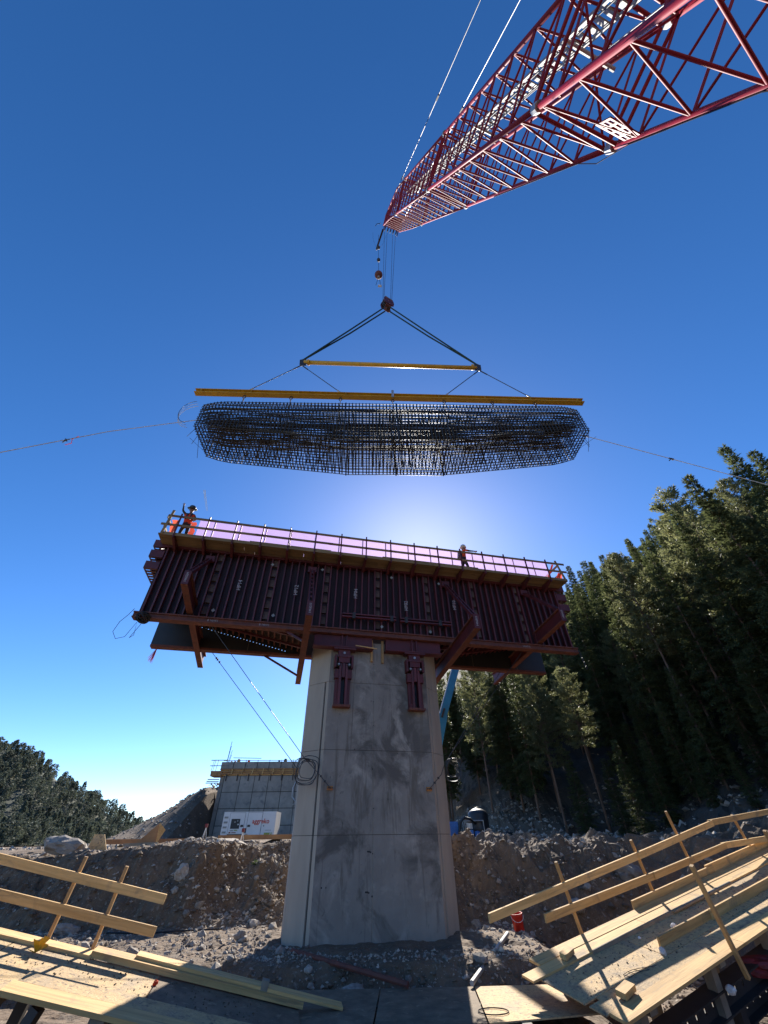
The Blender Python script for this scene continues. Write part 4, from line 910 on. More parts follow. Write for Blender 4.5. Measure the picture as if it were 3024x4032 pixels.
# hoist lines between boom head and hook block
bm_w = boom.matrix_world
for i, x in enumerate((.45, .75, 1.35, 1.65)):
    tp_ = bm_w @ Vector((x, -.40, TT + .12)); e = HB + cu_ * ((-.30, -.24, .22, .30)[i]) + cn_ * ((-.13, .1, -.13, .1)[i]) + Vector((0, 0, .75))
    tag(MB().tube([tp_, e], 0.016, 5).build('hoist_line', MT['wire']), f'{["leftmost","second","third","rightmost"][i]} of four hoist lines from boom tip to hook block', 'cable')
# auxiliary ball hook
bp_ = cw(-.16, 0, 35.5); jt = Vector((bp_.x, bp_.y, 45.6))
tag(MB().tube([jt + Vector((0, 0, .6)), bp_ + Vector((0, 0, .3))], 0.016, 5).build('whip_line', MT['wire']), 'single whip line holding the round ball above the hook', 'cable')
bl = thing('headache_ball', 'round dark red overhaul ball hanging beside hoist lines', 'crane ball', bp_)
MB().lathe([(.31 * sin(t) + .001, -.31 * cos(t)) for t in np.linspace(0.05, pi - .05, 14)], 18).build('ball', MT['rust'], bl, True)
MB().tube([(0, 0, .36), (0, 0, .62)], .10, 10).build('swivel', MT['dark'], bl); MB().tube([(0, 0, -.55), (0, 0, -.35)], .09, 10).build('hook_shank', MT['galv'], bl)
MB().tube([(0, 0, -.5), (-.14, 0, -1.5), (-.2, 0, -2.1)], .018, 5).build('lanyard', MT['sling'], bl); MB().tube([(0, 0, -.5), (.1, 0, -1.4), (.12, 0, -2.2)], .018, 5).build('lanyard', MT['sling'], bl)
MB().box(-.05, .22, -.06, .06, -2.35, -2.2).build('lanyard_tag', MT['clear'], bl)
for z, nm in ((38.9, 'upper'), (37.6 - .2, 'lower')):
    a = thing('rope_weight', f'{nm} small dark weight on the whip line above the ball', 'weight', (bp_.x, bp_.y, z + (3.4 if nm == 'upper' else 1.6)))
    MB().lathe([(.02, -.2), (.13, -.12), (.15, 0), (.13, .12), (.02, .2)], 10).build('weight_body', MT['dark'], a, True)
tag(MB().tube([jt + Vector((-.55, 0, 1.4)), jt + Vector((-.5, 0, -.8)), jt + Vector((-.25, 0, -3.0)), jt + Vector((0.02, 0, -3.3)), jt + Vector((.3, 0, -2.8)), jt + Vector((.75, .1, .8))], .008, 4).build('limit_switch_cord', MT['wire']), 'thin slack limit switch cord looping below boom tip', 'cable')
# boom suspension pendants
tipA = bm_w @ cp('A', TT); tipD = bm_w @ cp('D', TT)
base_ = BO + bd * ((2.5 - BO.z) / bd.z)
mast = base_ + Vector((-sin(AZ) * 8, -cos(AZ) * 8, 16))
for i, (tp_, off, nm) in enumerate(((tipA, .35, 'left'), (tipD, BW - .25, 'right'))):
    e = mast + bh * off; w = thing('boom_pendant', f'{nm} thin boom suspension line running up beside the red boom', 'cable')
    MB().tube([tp_, e], 0.020, 5).build('rope', MT['wire'] if i == 0 else MT['galv'], w)
    for q in (.18, .42, .62, .78):
        p = tp_.lerp(e, q); MB().beam(p, tp_.lerp(e, q + .012), .09, .09).build('socket', MT['dark'], w)
ms = thing('crane_mast', 'red crane mast behind the photographer holding the boom lines', 'crane mast')
for s in (.2, BW - .2): MB().tube([base_ + bh * s + Vector((0, 0, -2.2)), mast + bh * s], .12, 8).build('mast_leg', MT['boom'], ms)
MB().tube([mast + bh * .1, mast + bh * (BW - .1)], .12, 8).build('mast_head', MT['boom'], ms)
# tag lines
def tagline(pts, lab, knots):
    w = thing('tag_line', lab, 'rope'); MB().tube(pts, .017, 5).build('rope', MT['clear'], w)
    for (i, t) in knots:
        p = Vector(pts[i]).lerp(Vector(pts[i + 1]), t); k = MB()
        for q in range(4):
            a = random.uniform(0, 6.3); k.tube([p + Vector((-.07 * cos(a), 0, -.07 * sin(a))), p + Vector((.13 * cos(a + .4), random.uniform(-.05, .05), .13 * sin(a + .4)))], .022, 4)
        k.build('knot', MT['wire'], w)
    return w
w = tagline([(-7.9, 10.0, 15.95), (-10.6, 9.2, 14.15), (-12.6, 8.3, 11.95), (-24, 4.4, 0.8)], 'pale tag line running from left cage end to the lower left', [(1, .45)])
MB().tube([(-11.25, 8.9, 13.5), (-11.38, 8.88, 13.3), (-11.32, 8.9, 13.1), (-11.5, 8.9, 13.0)], .014, 4).build('loose_end', MT['orange_net'], w)
tagline([(9.0, 11.2, 16.1), (12.6, 11.6, 14.9), (16.8, 12.0, 13.35), (38, 14, 4)], 'pale tag line running from right cage end toward the trees', [(1, .05), (0, .08)])
# contrail, far up
c = thing('contrail', 'short white double contrail in the sky above the left worker', 'contrail')
for dx, dy, dz in ((0, 0, 0), (7.5, 2.4, 2)):
    MB().tube([(-1268 + dx, 1950 + dy, 1895 + dz), (-1263 + dx, 2001 + dy, 1844 + dz), (-1256 + dx * .8, 2054 + dy, 1790 + dz)], 2.2, 8, True, 0.9).build('vapour_streak', MT['contrail'], c)

# ================================================================= background plant: abutment, generator, tank, pump, lift
ab = thing('bridge_abutment', 'grey panelled concrete abutment wall with timber formwork along its top', 'abutment', (-20.5, 58, 2.0), (0, 0, radians(2)))
MB().box(0, 18, 0.05, 1.6, -0.8, 6.45).build('wall_core', MT['joint'], ab)
xs = [0.06, 2.06, 3.84, 5.58, 7.28, 9.02, 10.76, 12.5, 14.24, 15.98, 17.7]; zs = [-0.8, 0.84, 1.51, 3.11, 4.72, 6.4]
zs = [-0.8, 1.51, 3.11, 4.72, 6.4]
for i in range(len(xs) - 1):
    for k in range(len(zs) - 1):
        MB().box(xs[i] + .035, xs[i + 1] - .035, 0, .12, zs[k] + .035, zs[k + 1] - .035).build('wall_panel', MT['concrete_abut'], ab)
MB().box(-.55, 0.05, .35, 1.7, -0.8, 6.45).build('return_wall', MT['concrete_abut'], ab)
MB().box(-.62, 18, -.10, 1.7, 7.15, 7.85).build('upper_form', MT['concrete_abut'], ab)
for z, h in ((6.52, .14), (6.74, .12), (6.98, .14)): MB().box(-.6, 18, -.22, .02, z, z + h).build('form_waler', MT['form_brown'], ab)
MB().box(-.6, 18, -.02, .1, 6.42, 7.15).build('form_sheathing', MT['wood'], ab)
for k in range(14): MB().beam((.9 + 1.28 * k, -.30, 6.50), (1.02 + 1.28 * k, -.30, 7.12), .09, .08, (0, 1, 0)).build('form_stud', MT['wood'], ab)
for k in range(13): MB().beam((.3 + 1.38 * k, -.08, 5.85), (.3 + 1.38 * k, -.1, 6.5), .09, .12, (0, 1, 0)).build('hanger_bolt', MT['dark'], ab)
MB().box(-1.7, -.3, -.2, 1.5, 6.35, 6.9).build('corner_platform', MT['form_brown'], ab)
for z in (6.05, 5.85, 5.68): MB().beam((-2.2 + (z - 5.6) * .4, .2, z), (-.6, .2, z), .1, .09).build('putlog', MT['wood_grey'], ab)
MB().beam((-1.4, 0, 5.6), (-.5, 0, 4.9), .07, .07).build('kicker', MT['wood_grey'], ab); MB().beam((-1.0, 0, 5.6), (-.45, 0, 5.2), .07, .07).build('kicker', MT['wood_grey'], ab)
for z in (7.45, 8.05): MB().beam((-2.0, -.1, z), (.1, -.1, z), .05, .08).build('guard_rail', MT['wood_grey'], ab)
for x in (-1.75, -1.55, -1.2): MB().beam((x, -.1, 6.8), (x + .12, -.1, 8.1), .05, .05, (0, 1, 0)).build('guard_post', MT['white'], ab)
MB().beam((-.5, .1, 8.02), (18, .1, 8.0), .05, .06).build('guard_rail', MT['wood_grey'], ab); MB().beam((.6, .3, 8.35), (4.2, .3, 8.28), .05, .06).build('guard_rail', MT['rebar_rust'], ab)
for k in range(12): MB().beam((.9 + 1.5 * k, -.15, 6.9), (.95 + 1.5 * k, -.15, 8.05), .05, .05, (0, 1, 0)).build('guard_post', MT['dark'], ab)
for (x, c_, w) in ((.9, 'orange', .18), (2.6, 'orange', .3), (6.5, 'lift_blue', .26), (7.3, 'black', .4), (9.2, 'grille', .5), (.4, 'white', .25), (1.3, 'wood', .4)):
    MB().lathe([(w * .5, 0), (w * .55, w * .5), (w * .35, w * .95), (.02, w)], 8, (x, .5, 7.85)).build('stored_item', MT[c_], ab)
for k in range(4): MB().tube([(-.2 + .08 * k, .4, 7.5), (-.05 + .14 * k - .1 * (k % 2), .4, 10.2 - .5 * k)], .03, 5).build('starter_bar', MT['rebar'], ab)
hs = MB()
for k in range(3): hs.tube([(9.1, -.12, 5.9), (8.85 - .05 * k, -.15, 5.1), (8.9 - .1 * k, -.15, 4.2), (9.3, -.15, 3.7), (9.0 + .2 * k, -.14, 3.4)], .03, 5)
hs.build('hanging_hose', MT['clear'], ab)

gen = thing('generator', 'white box generator with red lettering in front of the abutment wall', 'generator', (-15.48, 46.0, 2.12), (0, 0, radians(1)))
MB().box(0, 4.92, 0.02, 2.2, .12, 2.10).build('body', MT['white'], gen)
MB().box(.05, 4.87, .1, 2.1, -.15, .12).build('skid', MT['dark'], gen)
for (a, b, z0, z1) in ((.62, 2.02, .52, 2.02), (2.30, 3.62, .16, 2.04), (3.68, 4.84, .16, 2.04)):
    MB().box(a, b, 0, .02, z0, z1).build('door', MT['white'], gen)
for (a, b, z0, z1) in ((.60, .617, .5, 2.04), (2.023, 2.04, .5, 2.04), (.6, 2.04, 2.023, 2.04), (2.275, 2.295, .14, 2.06), (3.63, 3.65, .14, 2.06), (2.28, 3.65, 2.045, 2.06)): MB().box(a, b, .004, .03, z0, z1).build('door_gap', MT['dark'], gen)
for k in range(4):
    MB().box(.10, .46, -.012, .02, 1.62 - .36 * k, 1.76 - .36 * k).build('louvre', MT['grille'], gen)
MB().box(.80, 1.62, -.015, 0, .86, 1.58).build('control_window', MT['black'], gen)
for (x, z, w, c_) in ((1.1, 1.3, .12, 'grille'), (1.42, 1.12, .14, 'clear'), (1.35, 1.38, .1, 'grille')): MB().box(x, x + w, -.02, -.015, z, z + .10).build('gauge', MT[c_], gen)
for (x, z, w, h, c_) in ((1.72, .98, .26, .16, 'black'), (2.36, .98, .26, .16, 'black'), (2.06, .56, .26, .34, 'black'), (1.2, .72, .30, .07, 'green'), (.82, .70, .30, .06, 'grille'), (.75, .54, .16, .09, 'redstuff'), (1.0, .56, .4, .05, 'redstuff'), (2.3, .44, .2, .05, 'grille'), (3.86, 1.0, .05, .1, 'black')):
    MB().box(x, x + w, -.024, 0 if not c_ == 'black' else .01, z, z + h).build('panel_plate' if c_ != 'black' else 'latch', MT[c_], gen)
MB().box(.62, 2.02, -.012, .03, .13, .48).build('cable_bay', MT['black'], gen); MB().box(.08, .46, -.012, .03, .13, .36).build('cable_bay', MT['black'], gen)
MB().box(4.0, 4.76, -.008, .02, .30, .56).build('green_label', MT['green'], gen)
MB().tube([(4.62, -.014, .43), (4.62, -.008, .43)], .11, 14).build('label_disc', MT['white'], gen); MB().tube([(4.62, -.018, .43), (4.62, -.014, .43)], .07, 12).build('label_disc', MT['green'], gen)
obj('lettering', text_mesh('aggreko', .50, MT['redlogo'], .004, .010), gen, (3.56, -.012, 1.38), (radians(90), 0, 0))
obj('lettering', text_mesh('XNG5-103', .12, MT['grille'], .003), gen, (4.35, -.012, .72), (radians(90), 0, 0))
for i, (x, y) in enumerate(((-7.55, 20.55), (-6.0, 20.6))):
    t = thing('survey_tripod', f'{"left" if i == 0 else "right"} small white-legged stake tripod with red top on bank crest', 'tripod', (x, y, ground_z(x, y)))
    for k in range(3): MB().tube([(.12 * cos(2.1 * k), .12 * sin(2.1 * k), -.03), (0, 0, .5)], .012, 5).build('leg', MT['white'], t)
    MB().box(-.05, .05, -.05, .05, .46, .58).build('head', MT['redstuff'], t)
for (a, b, lab) in (((-12.6, 21.6), (-7.7, 22.0), 'brown crane mat timber lying left of the generator'), ((-7.4, 22.0), (-2.2, 22.2), 'brown crane mat timber lying in front of the generator')):
    z = max(ground_z(*a), ground_z(*b)) + .1; tag(MB().beam((*a, z), (*b, z), .5, .16).build('timber_mat', MT['form_brown']), lab, 'timber')

# plywood wedges on the bank crest
t = thing('plywood_wedge', 'pale plywood wedge box standing on bank crest beside boulder', 'wedge', (-11.45, 20.0, ground_z(-11.45, 20.0) - .02))
MB().prism([(-.42, 0, -.05), (.48, 0, -.05), (.08, 0, .62), (-.33, 0, .62)], (0, .03, 0)).build('face_sheet', MT['ply'], t); MB().prism([(-.42, .03, -.05), (-.33, .03, .62), (-.42, .5, -.05)], (.03, 0, 0)).build('side_sheet', MT['form_brown'], t)
t = thing('plywood_wedge', 'brown triangular plywood wedge on bank crest nearest the earth fill', 'wedge', (-9.5, 20.0, ground_z(-9.5, 20.0) - .03))
MB().prism([(-.55, 0, 0), (.32, 0, 0), (.22, 0, .66)], (0, .03, 0)).build('face_sheet', MT['form_brown'], t); MB().prism([(.22, 0, .66), (.33, -.1, .02), (.42, .2, .45)], (.02, .02, 0)).build('side_sheet', MT['wood'], t)
MB().beam((-.95, -.05, .0), (.4, -.06, .03), .09, .09).build('base_runner', MT['wood_grey'], t)

tk = thing('water_tank', 'upright black plastic tank with domed top on the terrace', 'tank', (6.02, 33.0, 1.98)); tk.scale = (.825,) * 3
MB().lathe([(.80, -.4), (.80, .05), (.82, .08), (.80, .12), (.80, .6), (.815, .63), (.80, .66), (.80, 1.15), (.815, 1.18), (.80, 1.22), (.79, 1.58), (.74, 1.70), (.58, 1.83), (.34, 1.93), (.24, 1.95)], 32).build('shell', MT['tank'], tk, True)
MB().lathe([(.24, 1.95), (.24, 2.01), (.20, 2.03)], 18).build('lid', MT['tank'], tk, True)
ps = thing('pump_skid', 'blue pump unit with grey pipe frame beside the black tank', 'pump', (3.98, 32.0, 2.0)); ps.scale = (.842,) * 3
MB().box(-.5, .62, .1, .9, -.2, 1.06).build('blue_cabinet', MT['blue'], ps)
for k in range(4): MB().box(-.45 + .27 * k, -.43 + .27 * k, .06, .1, .1, 1.0).build('cabinet_rib', MT['blue'], ps)
MB().box(1.25, 2.3, .3, .9, -.1, .5).build('engine_block', MT['dark'], ps); MB().box(1.35, 1.75, .2, .35, .1, .55).build('blue_panel', MT['blue'], ps)
MB().lathe([(.02, -.2), (.2, -.15), (.22, 0), (.2, .15), (.02, .2)], 12, (2.05, .2, .3)).build('motor', MT['blue'], ps)
F8 = [(1.18, 0), (2.62, 0), (2.62, .95), (1.18, .95)]
for (x, y) in F8: MB().tube([(x, y, -.2), (x - .06, y, 1.12)], .035, 6).build('frame_post', MT['galv'], ps)
for (a, b) in ((0, 1), (1, 2), (2, 3), (3, 0)): MB().tube([(F8[a][0] - .06, F8[a][1], 1.1), (F8[b][0] - .06, F8[b][1], 1.1)], .035, 6).build('frame_rail', MT['galv'], ps)
MB().box(1.25, 1.7, .02, .05, .62, .95).build('sign_plate', MT['clear'], ps)
tag(MB().tube([(4.48, 31.8, 1.6), (4.5, 31.8, 2.35), (4.63, 31.8, 2.85), (4.93, 31.8, 3.08), (5.3, 31.8, 3.0), (5.65, 32.3, 2.8)], .075, 8).build('suction_hose', MT['black'], None, True), 'thick black hose arching over the blue pump unit', 'hose')
tag(MB().tube([(7.0, 31, 1.95), (7.3, 31, 2.3), (7.7, 31.1, 2.24), (8.05, 31.3, 1.9)], .08, 8).build('suction_hose', MT['black'], None, True), 'black hose end lying in the rubble right of the tank', 'hose')
for (x, lab) in ((4.66, 'left small orange cone by the pump'), (5.17, 'right small orange cone by the pump')):
    t = thing('traffic_cone', lab, 'cone', (x, 31.3, 1.96)); MB().lathe([(.09, .02), (.05, .2), (.02, .34)], 10).build('cone_body', MT['orange'], t); MB().box(-.12, .12, -.12, .12, -.03, .02).build('cone_base', MT['orange'], t)

lf = thing('boom_lift', 'blue telescopic boom lift reaching up behind the pier', 'boom lift', (1.2, 27, 2.0))
p0, p1, p2 = Vector((.9, 0, 1.4)), Vector((2.35, 0, 6.0)), Vector((5.63, 0, 14.0))
MB().beam(p0, p1, .5, .56, (1, 0, 0)).build('lower_boom', MT['lift_blue'], lf); MB().beam(p1 - (p1 - p0).normalized() * .3, p2, .42, .44, (1, 0, 0)).build('upper_boom', MT['lift_blue'], lf)
d = (p2 - p1); MB().beam(p1 + Vector((-.235, -.03, .03)), p2 + Vector((-.235, -.03, .03)), .30, .05, (1, 0, 0)).build('boom_top_plate', MT['lift_top'], lf)
MB().beam(p1 + Vector((-.1, -.25, -.15)), p1 + Vector((.12, -.25, .35)), .12, .12).build('hydraulic_cylinder', MT['dark'], lf)
MB().box(-1.0, 1.2, -.7, .9, .55, 1.45).build('chassis', MT['lift_blue'], lf)
for (x, y) in ((-.8, -.8), (1.0, -.8), (-.8, 1.0), (1.0, 1.0)): MB().tube([(x, y - .12, .4), (x, y + .12, .4)], .42, 16).build('wheel', MT['black'], lf)
bx_ = MB()
for z in (0, .5, 1.0): bx_.tube([p2 + Vector((x, y, z)) for x, y in ((-.4, -.4), (.9, -.4), (.9, .5), (-.4, .5), (-.4, -.4))], .025, 5)
for x, y in ((-.4, -.4), (.9, -.4), (.9, .5), (-.4, .5)): bx_.tube([p2 + Vector((x, y, 0)), p2 + Vector((x, y, 1))], .025, 5)
bx_.build('basket', MT['lift_top'], lf)

# ================================================================= ramps
RA, Rdu, Rdv = Vector((2.53, 11.0, .098)), Vector((.87, .475, .135)).normalized(), Vector((-.491, .86, .136)); Rdv = (Rdv - Rdu * Rdv.dot(Rdu)).normalized(); Rn = Rdu.cross(Rdv)
rr = frame(thing('timber_ramp', 'right plywood ramp with timber railing climbing toward the trees', 'ramp'), RA, Rdu, Rdv, Rn)
def plank(name, s0, s1, t0, t1, z0, z1, m, par, skew=0.0):
    return MB().hexa([(s0, t0, z0), (s1, t0 + skew, z0), (s1, t1 + skew, z0), (s0, t1, z0), (s0, t0, z1), (s1, t0 + skew, z1), (s1, t1 + skew, z1), (s0, t1, z1)]).build(name, m, par)
for i in range(5): plank('plywood_sheet', 0.05 + 2.44 * i, 2.47 + 2.44 * i, -1.19, .02, -.02, 0, MT['ply'], rr)
for i in range(5): plank('plywood_sheet', .35 + 2.44 * i, 2.77 + 2.44 * i, -1.62, -1.20, -.022, -.002, MT['ply'], rr)
s = -.15
for L in (3.6, 4.3, 4.2): plank('edge_plank', s, s + L - .01, -.30, -.02, .0, .03, MT['wood'], rr); plank('edge_plank', s + .5, s + L + .5 - .01, -.015, .27, .0, .038, MT['wood'], rr); s += L
s = .02
for L in (3.9, 4.2, 4.0): plank('edge_plank', s, s + L - .01, -1.60, -1.30, .0, .018, MT['ply'], rr); s += L
s = -.05
for L in (3.9, 4.2, 4.4): plank('edge_plank', s + .15, s + .15 + L - .01, -1.90, -1.605, -.012, .03, MT['wood'], rr); s += L
plank('edge_plank', 4.4, 7.2, -.40, -.33, .04, .07, MT['wood_grey'], rr)
plank('toe_board', 2.70, 5.0, -.99, -.95, 0, .15, MT['wood'], rr); plank('toe_board', 4.72, 8.6, -1.035, -.995, .0, .17, MT['wood'], rr); plank('toe_board', 8.5, 12.2, -.99, -.95, 0, .15, MT['wood'], rr)
plank('toe_board', 3.95, 7.9, .30, .34, 0, .17, MT['wood'], rr); plank('toe_board', 7.6, 12.3, .345, .385, 0, .20, MT['wood'], rr)
plank('ledge_shadow_strip', 1.5, 6.3, -.345, -.31, 0, .06, MT['wood_grey'], rr)  # strip added along the ledge to deepen its shadow line
plank('cleat_block', .82, 1.16, -.25, -.10, .041, .12, MT['wood'], rr, .08); plank('cleat_block', .55, .92, -1.62, -1.44, .043, .12, MT['wood'], rr, .06)
def post(p, q, w, par, m): MB().beam(p, q, w, w, (0, 1, 0)).build('guard_post', m, par)
post((2.15, .33, -.45), (1.72, .33, 1.24), .055, rr, MT['wood_post']); post((5.15, .42, -.4), (4.74, .42, 1.17), .055, rr, MT['wood_post']); post((7.27, .42, -.4), (6.72, .42, 1.53), .055, rr, MT['wood_post']); post((10.8, .42, -.5), (10.25, .42, 1.0), .06, rr, MT['wood_post'])
post((3.62, -1.93, -.35), (3.07, -1.93, 1.33), .07, rr, MT['wood_post']); post((7.1, -1.93, -.35), (6.58, -1.93, 1.39), .07, rr, MT['wood_post'])
def rail(a, b, y, w=.14): MB().beam((a[0], y, a[1]), (b[0], y, b[1]), .04, w, (0, 0, 1)).build('guard_rail', MT['wood'], rr)
rail((-.48, .77), (4.9, .90), .275); rail((4.6, .905), (8.6, 1.03), .235); rail((8.45, 1.045), (12.7, .81), .275)
rail((1.0, .47), (5.3, .44), .275); rail((5.0, .455), (8.85, .47), .235); rail((8.7, .475), (12.7, .13), .275)
# supports below
for i, s in enumerate((.9, 3.2, 5.6, 8.0)):
    for t in (-1.5, -.1):
        MB().box(s - .09, s + .09, t - .09, t + .09, -1.7 - .25 * i, -.14).build('support_post', MT['wood_grey'], rr)
    MB().box(s - .1, s + .1, -1.8, .2, -.14, -.024).build('cross_bearer', MT['wood_grey'], rr)
LA, Ldu, Ldv = Vector((-6.485, 9.4, .848)), Vector((.95, .237, -.202)).normalized(), Vector((-.226, .971, .078)); Ldv = (Ldv - Ldu * Ldv.dot(Ldu)).normalized(); Ln = Ldu.cross(Ldv)
lr = frame(thing('timber_ramp', 'left plywood ramp with short timber railing descending to the middle', 'ramp'), LA, Ldu, Ldv, Ln)
for i in range(4): plank('plywood_sheet', -4.6 + 2.44 * i, -2.18 + 2.44 * i, -1.22, .0, -.02, 0, MT['ply_mud_shade'] if i == 3 else MT['ply'], lr)
for i in range(4): plank('plywood_sheet', -4.0 + 2.44 * i, -1.58 + 2.44 * i, -1.75, -1.23, -.022, -.002, MT['ply'], lr)
plank('edge_plank', -3.2, 1.52, -.05, .22, 0, .045, MT['wood'], lr); plank('edge_plank', 1.50, 5.2, -.04, .24, .02, .10, MT['wood'], lr, -.05); plank('edge_plank', 2.2, 5.9, .06, .3, .10, .14, MT['wood'], lr, -.12)
plank('edge_plank', -2.0, 1.0, -1.46, -1.05, 0, .02, MT['ply'], lr); plank('edge_plank', 1.02, 5.1, -1.40, -1.02, .0, .04, MT['ply'], lr, -.06); plank('edge_plank', -1.0, .95, -1.80, -1.47, -.01, .03, MT['ply'], lr); plank('edge_plank', .97, 5.0, -1.80, -1.44, -.0, .05, MT['wood'], lr, -.05)
post((.68, .27, -.55), (.58, .30, 1.10), .055, lr, MT['wood_post']); post((1.46, .27, -.6), (1.36, .30, 1.11), .055, lr, MT['wood_post']); post((-2.6, .27, -.6), (-2.65, .30, 1.11), .055, lr, MT['wood_post'])
for z, b in ((.813, 2.28), (.395, 2.33)): MB().beam((-4.0, .225, z), (b, .225, z + .01), .04, .135, (0, 0, 1)).build('guard_rail', MT['wood'], lr)
plank('cleat_block', 4.42, 4.54, -.02, .10, .10, .22, MT['wood_grey'], lr)
for i, s in enumerate((-2.2, .2, .9, 2.3)):
    for t in (-1.55, -.2): MB().beam((s + (.35 if t < -1 else 0), t, -1.75), (s, t, -.14), .16, .14, (0, 1, 0)).build('support_post', MT['dark'], lr)
    MB().box(s - .1, s + .1, -1.75, .1, -.14, -.024).build('cross_bearer', MT['wood_grey'], lr)
# middle landing
ld = thing('plywood_landing', 'flat plywood landing joining both ramps, half in pier shadow', 'landing', (0, 0, -.25))
def poly_sheet(pts, z, m): MB().prism([(x, y, z) for x, y in pts], (0, 0, .02)).build('plywood_sheet', m, ld)
poly_sheet([(-2.6, 10.0), (-.3, 10.02), (-.22, 12.05), (-2.5, 12.0)], -.02, MT['ply_mud_shade']); poly_sheet([(-.27, 10.02), (1.55, 10.05), (1.66, 12.1), (-.19, 12.05)], -.018, MT['ply_mud_shade']); poly_sheet([(1.58, 10.06), (3.75, 10.5), (3.5, 12.2), (1.69, 12.1)], -.02, MT['ply'])
for x in (-2.2, 0, 2.2): MB().box(x - .08, x + .08, 10.0, 12.1, -.2, -.022).build('cross_bearer', MT['wood_grey'], ld)
MB().box(-2.5, 3.6, 10.0, 10.1, -.5, -.2).build('edge_beam', MT['dark'], ld); MB().box(-2.5, 3.6, 11.9, 12.0, -.5, -.2).build('edge_beam', MT['dark'], ld)
# pipes and rods lying about
tag(MB().tube([(3.12, 15.0, .1), (1.62, 11.95, -.18)], .045, 8).build('prop_pipe', MT['galv']), 'slanting steel pipe prop right of pier base', 'pipe')
tag(MB().tube([(-2.3, 13.5, .06), (.35, 11.9, -.18)], .05, 8).build('prop_pipe', MT['rust']), 'dark rusty pipe slanting down from left of pier base', 'pipe')
tag(MB().tube([(-8.2, 16.3, .06), (-7.0, 16.2, .05), (-5.8, 16.5, .06), (-5.0, 16.75, .05)], .02, 5).build('hose', MT['black']), 'black cable lying on the lit gravel left of pier', 'hose')
bu = thing('bucket', 'bright red plastic bucket standing on gravel right of the pier', 'bucket', (3.72, 16.2, ground_z(3.72, 16.2) - .01), (radians(4), radians(-5), 0))
MB().lathe([(.135, 0), (.165, .36), (.178, .365), (.178, .40), (.165, .40), (.13, .03)], 20).build('pail', MT['bucket'], bu, True); MB().tube([Vector((.178 * cos(t), -.05 - .13 * sin(t), .36 - .12 * sin(t))) for t in np.linspace(0, pi, 12)], .006, 4).build('handle', MT['white'], bu)
# litter on the ramps
def litter(name, lab, cat, parent_m, s, t, m, r, seed):
    me = rock_mesh(seed, 2, .7); me.materials.clear(); me.materials.append(m); me.name = name
    o = obj(name, me, None, parent_m @ Vector((s, t, r * .5)), (0, 0, seed), (r, r * .8, r)); tag(o, lab, cat)
Rm, Lm = rr.matrix_world.copy(), lr.matrix_world.copy()
litter('plastic_wrap', 'nearer crumpled clear plastic on right ramp beside wire ladder shadow', 'plastic', Rm, 2.5, -1.13, MT['clear'], .085, 61); litter('plastic_wrap', 'farther crumpled clear plastic against the toe board on right ramp', 'plastic', Rm, 3.7, -.72, MT['clear'], .075, 62)
litter('plastic_wrap', 'small scrap of white plastic near the kicker board of right ramp', 'plastic', Rm, 2.75, -.52, MT['white'], .03, 63)
litter('orange_scrap', 'small orange scrap lying on the left ramp deck', 'scrap', Lm, 2.72, -.42, MT['orange'], .05, 64)
yt = thing('yellow_wrapper', 'crumpled bright yellow wrapper on left ramp near the toe plank', 'wrapper', Lm @ Vector((.73, -.33, .01)))
for k in range(7): 
    a = random.uniform(0, 6.3); L = random.uniform(.09, .17); d = Vector((cos(a) * L, sin(a) * L * .6, random.uniform(.02, .15))); MB().prism([(0, 0, 0), d + Vector((.05, .03, 0)), d - Vector((.04, 0, -.03))], (0, .004, .006)).build('fold', MT['ywrap'], yt)
wlad = frame(thing('wire_ladder', 'thin dark wire ladder strip lying on the right ramp', 'wire'), RA, Rdu, Rdv, Rn)
pts = [(1.25 + .155 * k, -1.10 - .030 * k + .05 * sin(k * .9), .012) for k in range(11)]
MB().tube(pts, .004, 4).build('side_wire', MT['dark'], wlad); MB().tube([(p[0] + .04, p[1] - .12, .012) for p in pts], .004, 4).build('side_wire', MT['dark'], wlad)
for p in pts: MB().tube([p, (p[0] + .04, p[1] - .12, .012)], .004, 4).build('cross_wire', MT['dark'], wlad)
tag(MB().loop([(1.75 + .26 * cos(t), 10.55 + .18 * sin(t), -.235) for t in np.linspace(0, 2 * pi, 24, endpoint=False)], .008, 4).build('wire_ring', MT['dark']), 'ring of thin wire lying on the sunlit landing', 'wire')
# dark steel trestle under the right ramp
for i, (t, z, lab) in enumerate(((-1.45, -.85, 'upper perforated dark steel girder under the right ramp edge'), (-1.2, -1.30, 'lower perforated dark steel girder under the right ramp edge'))):
    g = frame(thing('trestle_girder', lab, 'girder'), RA + Rdu * (1.3 + i * .3) + Rdv * t + Rn * z, Rdu, Rdv, Rn)
    m = MB(); m.box(0, 8.5, -.16, .16, 0, .025); m.box(0, 8.5, -.16, .16, .31, .335)
    for k in range(29): m.box(.295 * k, .295 * k + .23, -.012, .012, .12, .22)
    m.box(0, 8.5, -.0118, .0118, .025, .12); m.box(0, 8.5, -.0118, .0118, .22, .31); m.build('web_and_flanges', MT['dark'], g)
    for k in range(5): MB().box(.5 + 1.8 * k, .7 + 1.8 * k, -.13, .13, -1.4, -.004).build('leg', MT['dark'], g)
tz = thing('tarp_bundle', 'red tarpaulin bundle beneath the front edge of right ramp', 'tarp', Rm @ Vector((5.0, -1.55, -.62))); obj('tarp', rock_mesh(71, 3, .6), tz, None, None, (.5, .25, .26)).data.materials[0] = MT['redstuff']
litter('white_bag', 'white bag under the right ramp beside front post', 'bag', Rm @ Matrix.Translation((3.25, -1.75, -.5)), 0, 0, MT['white'], .09, 65)
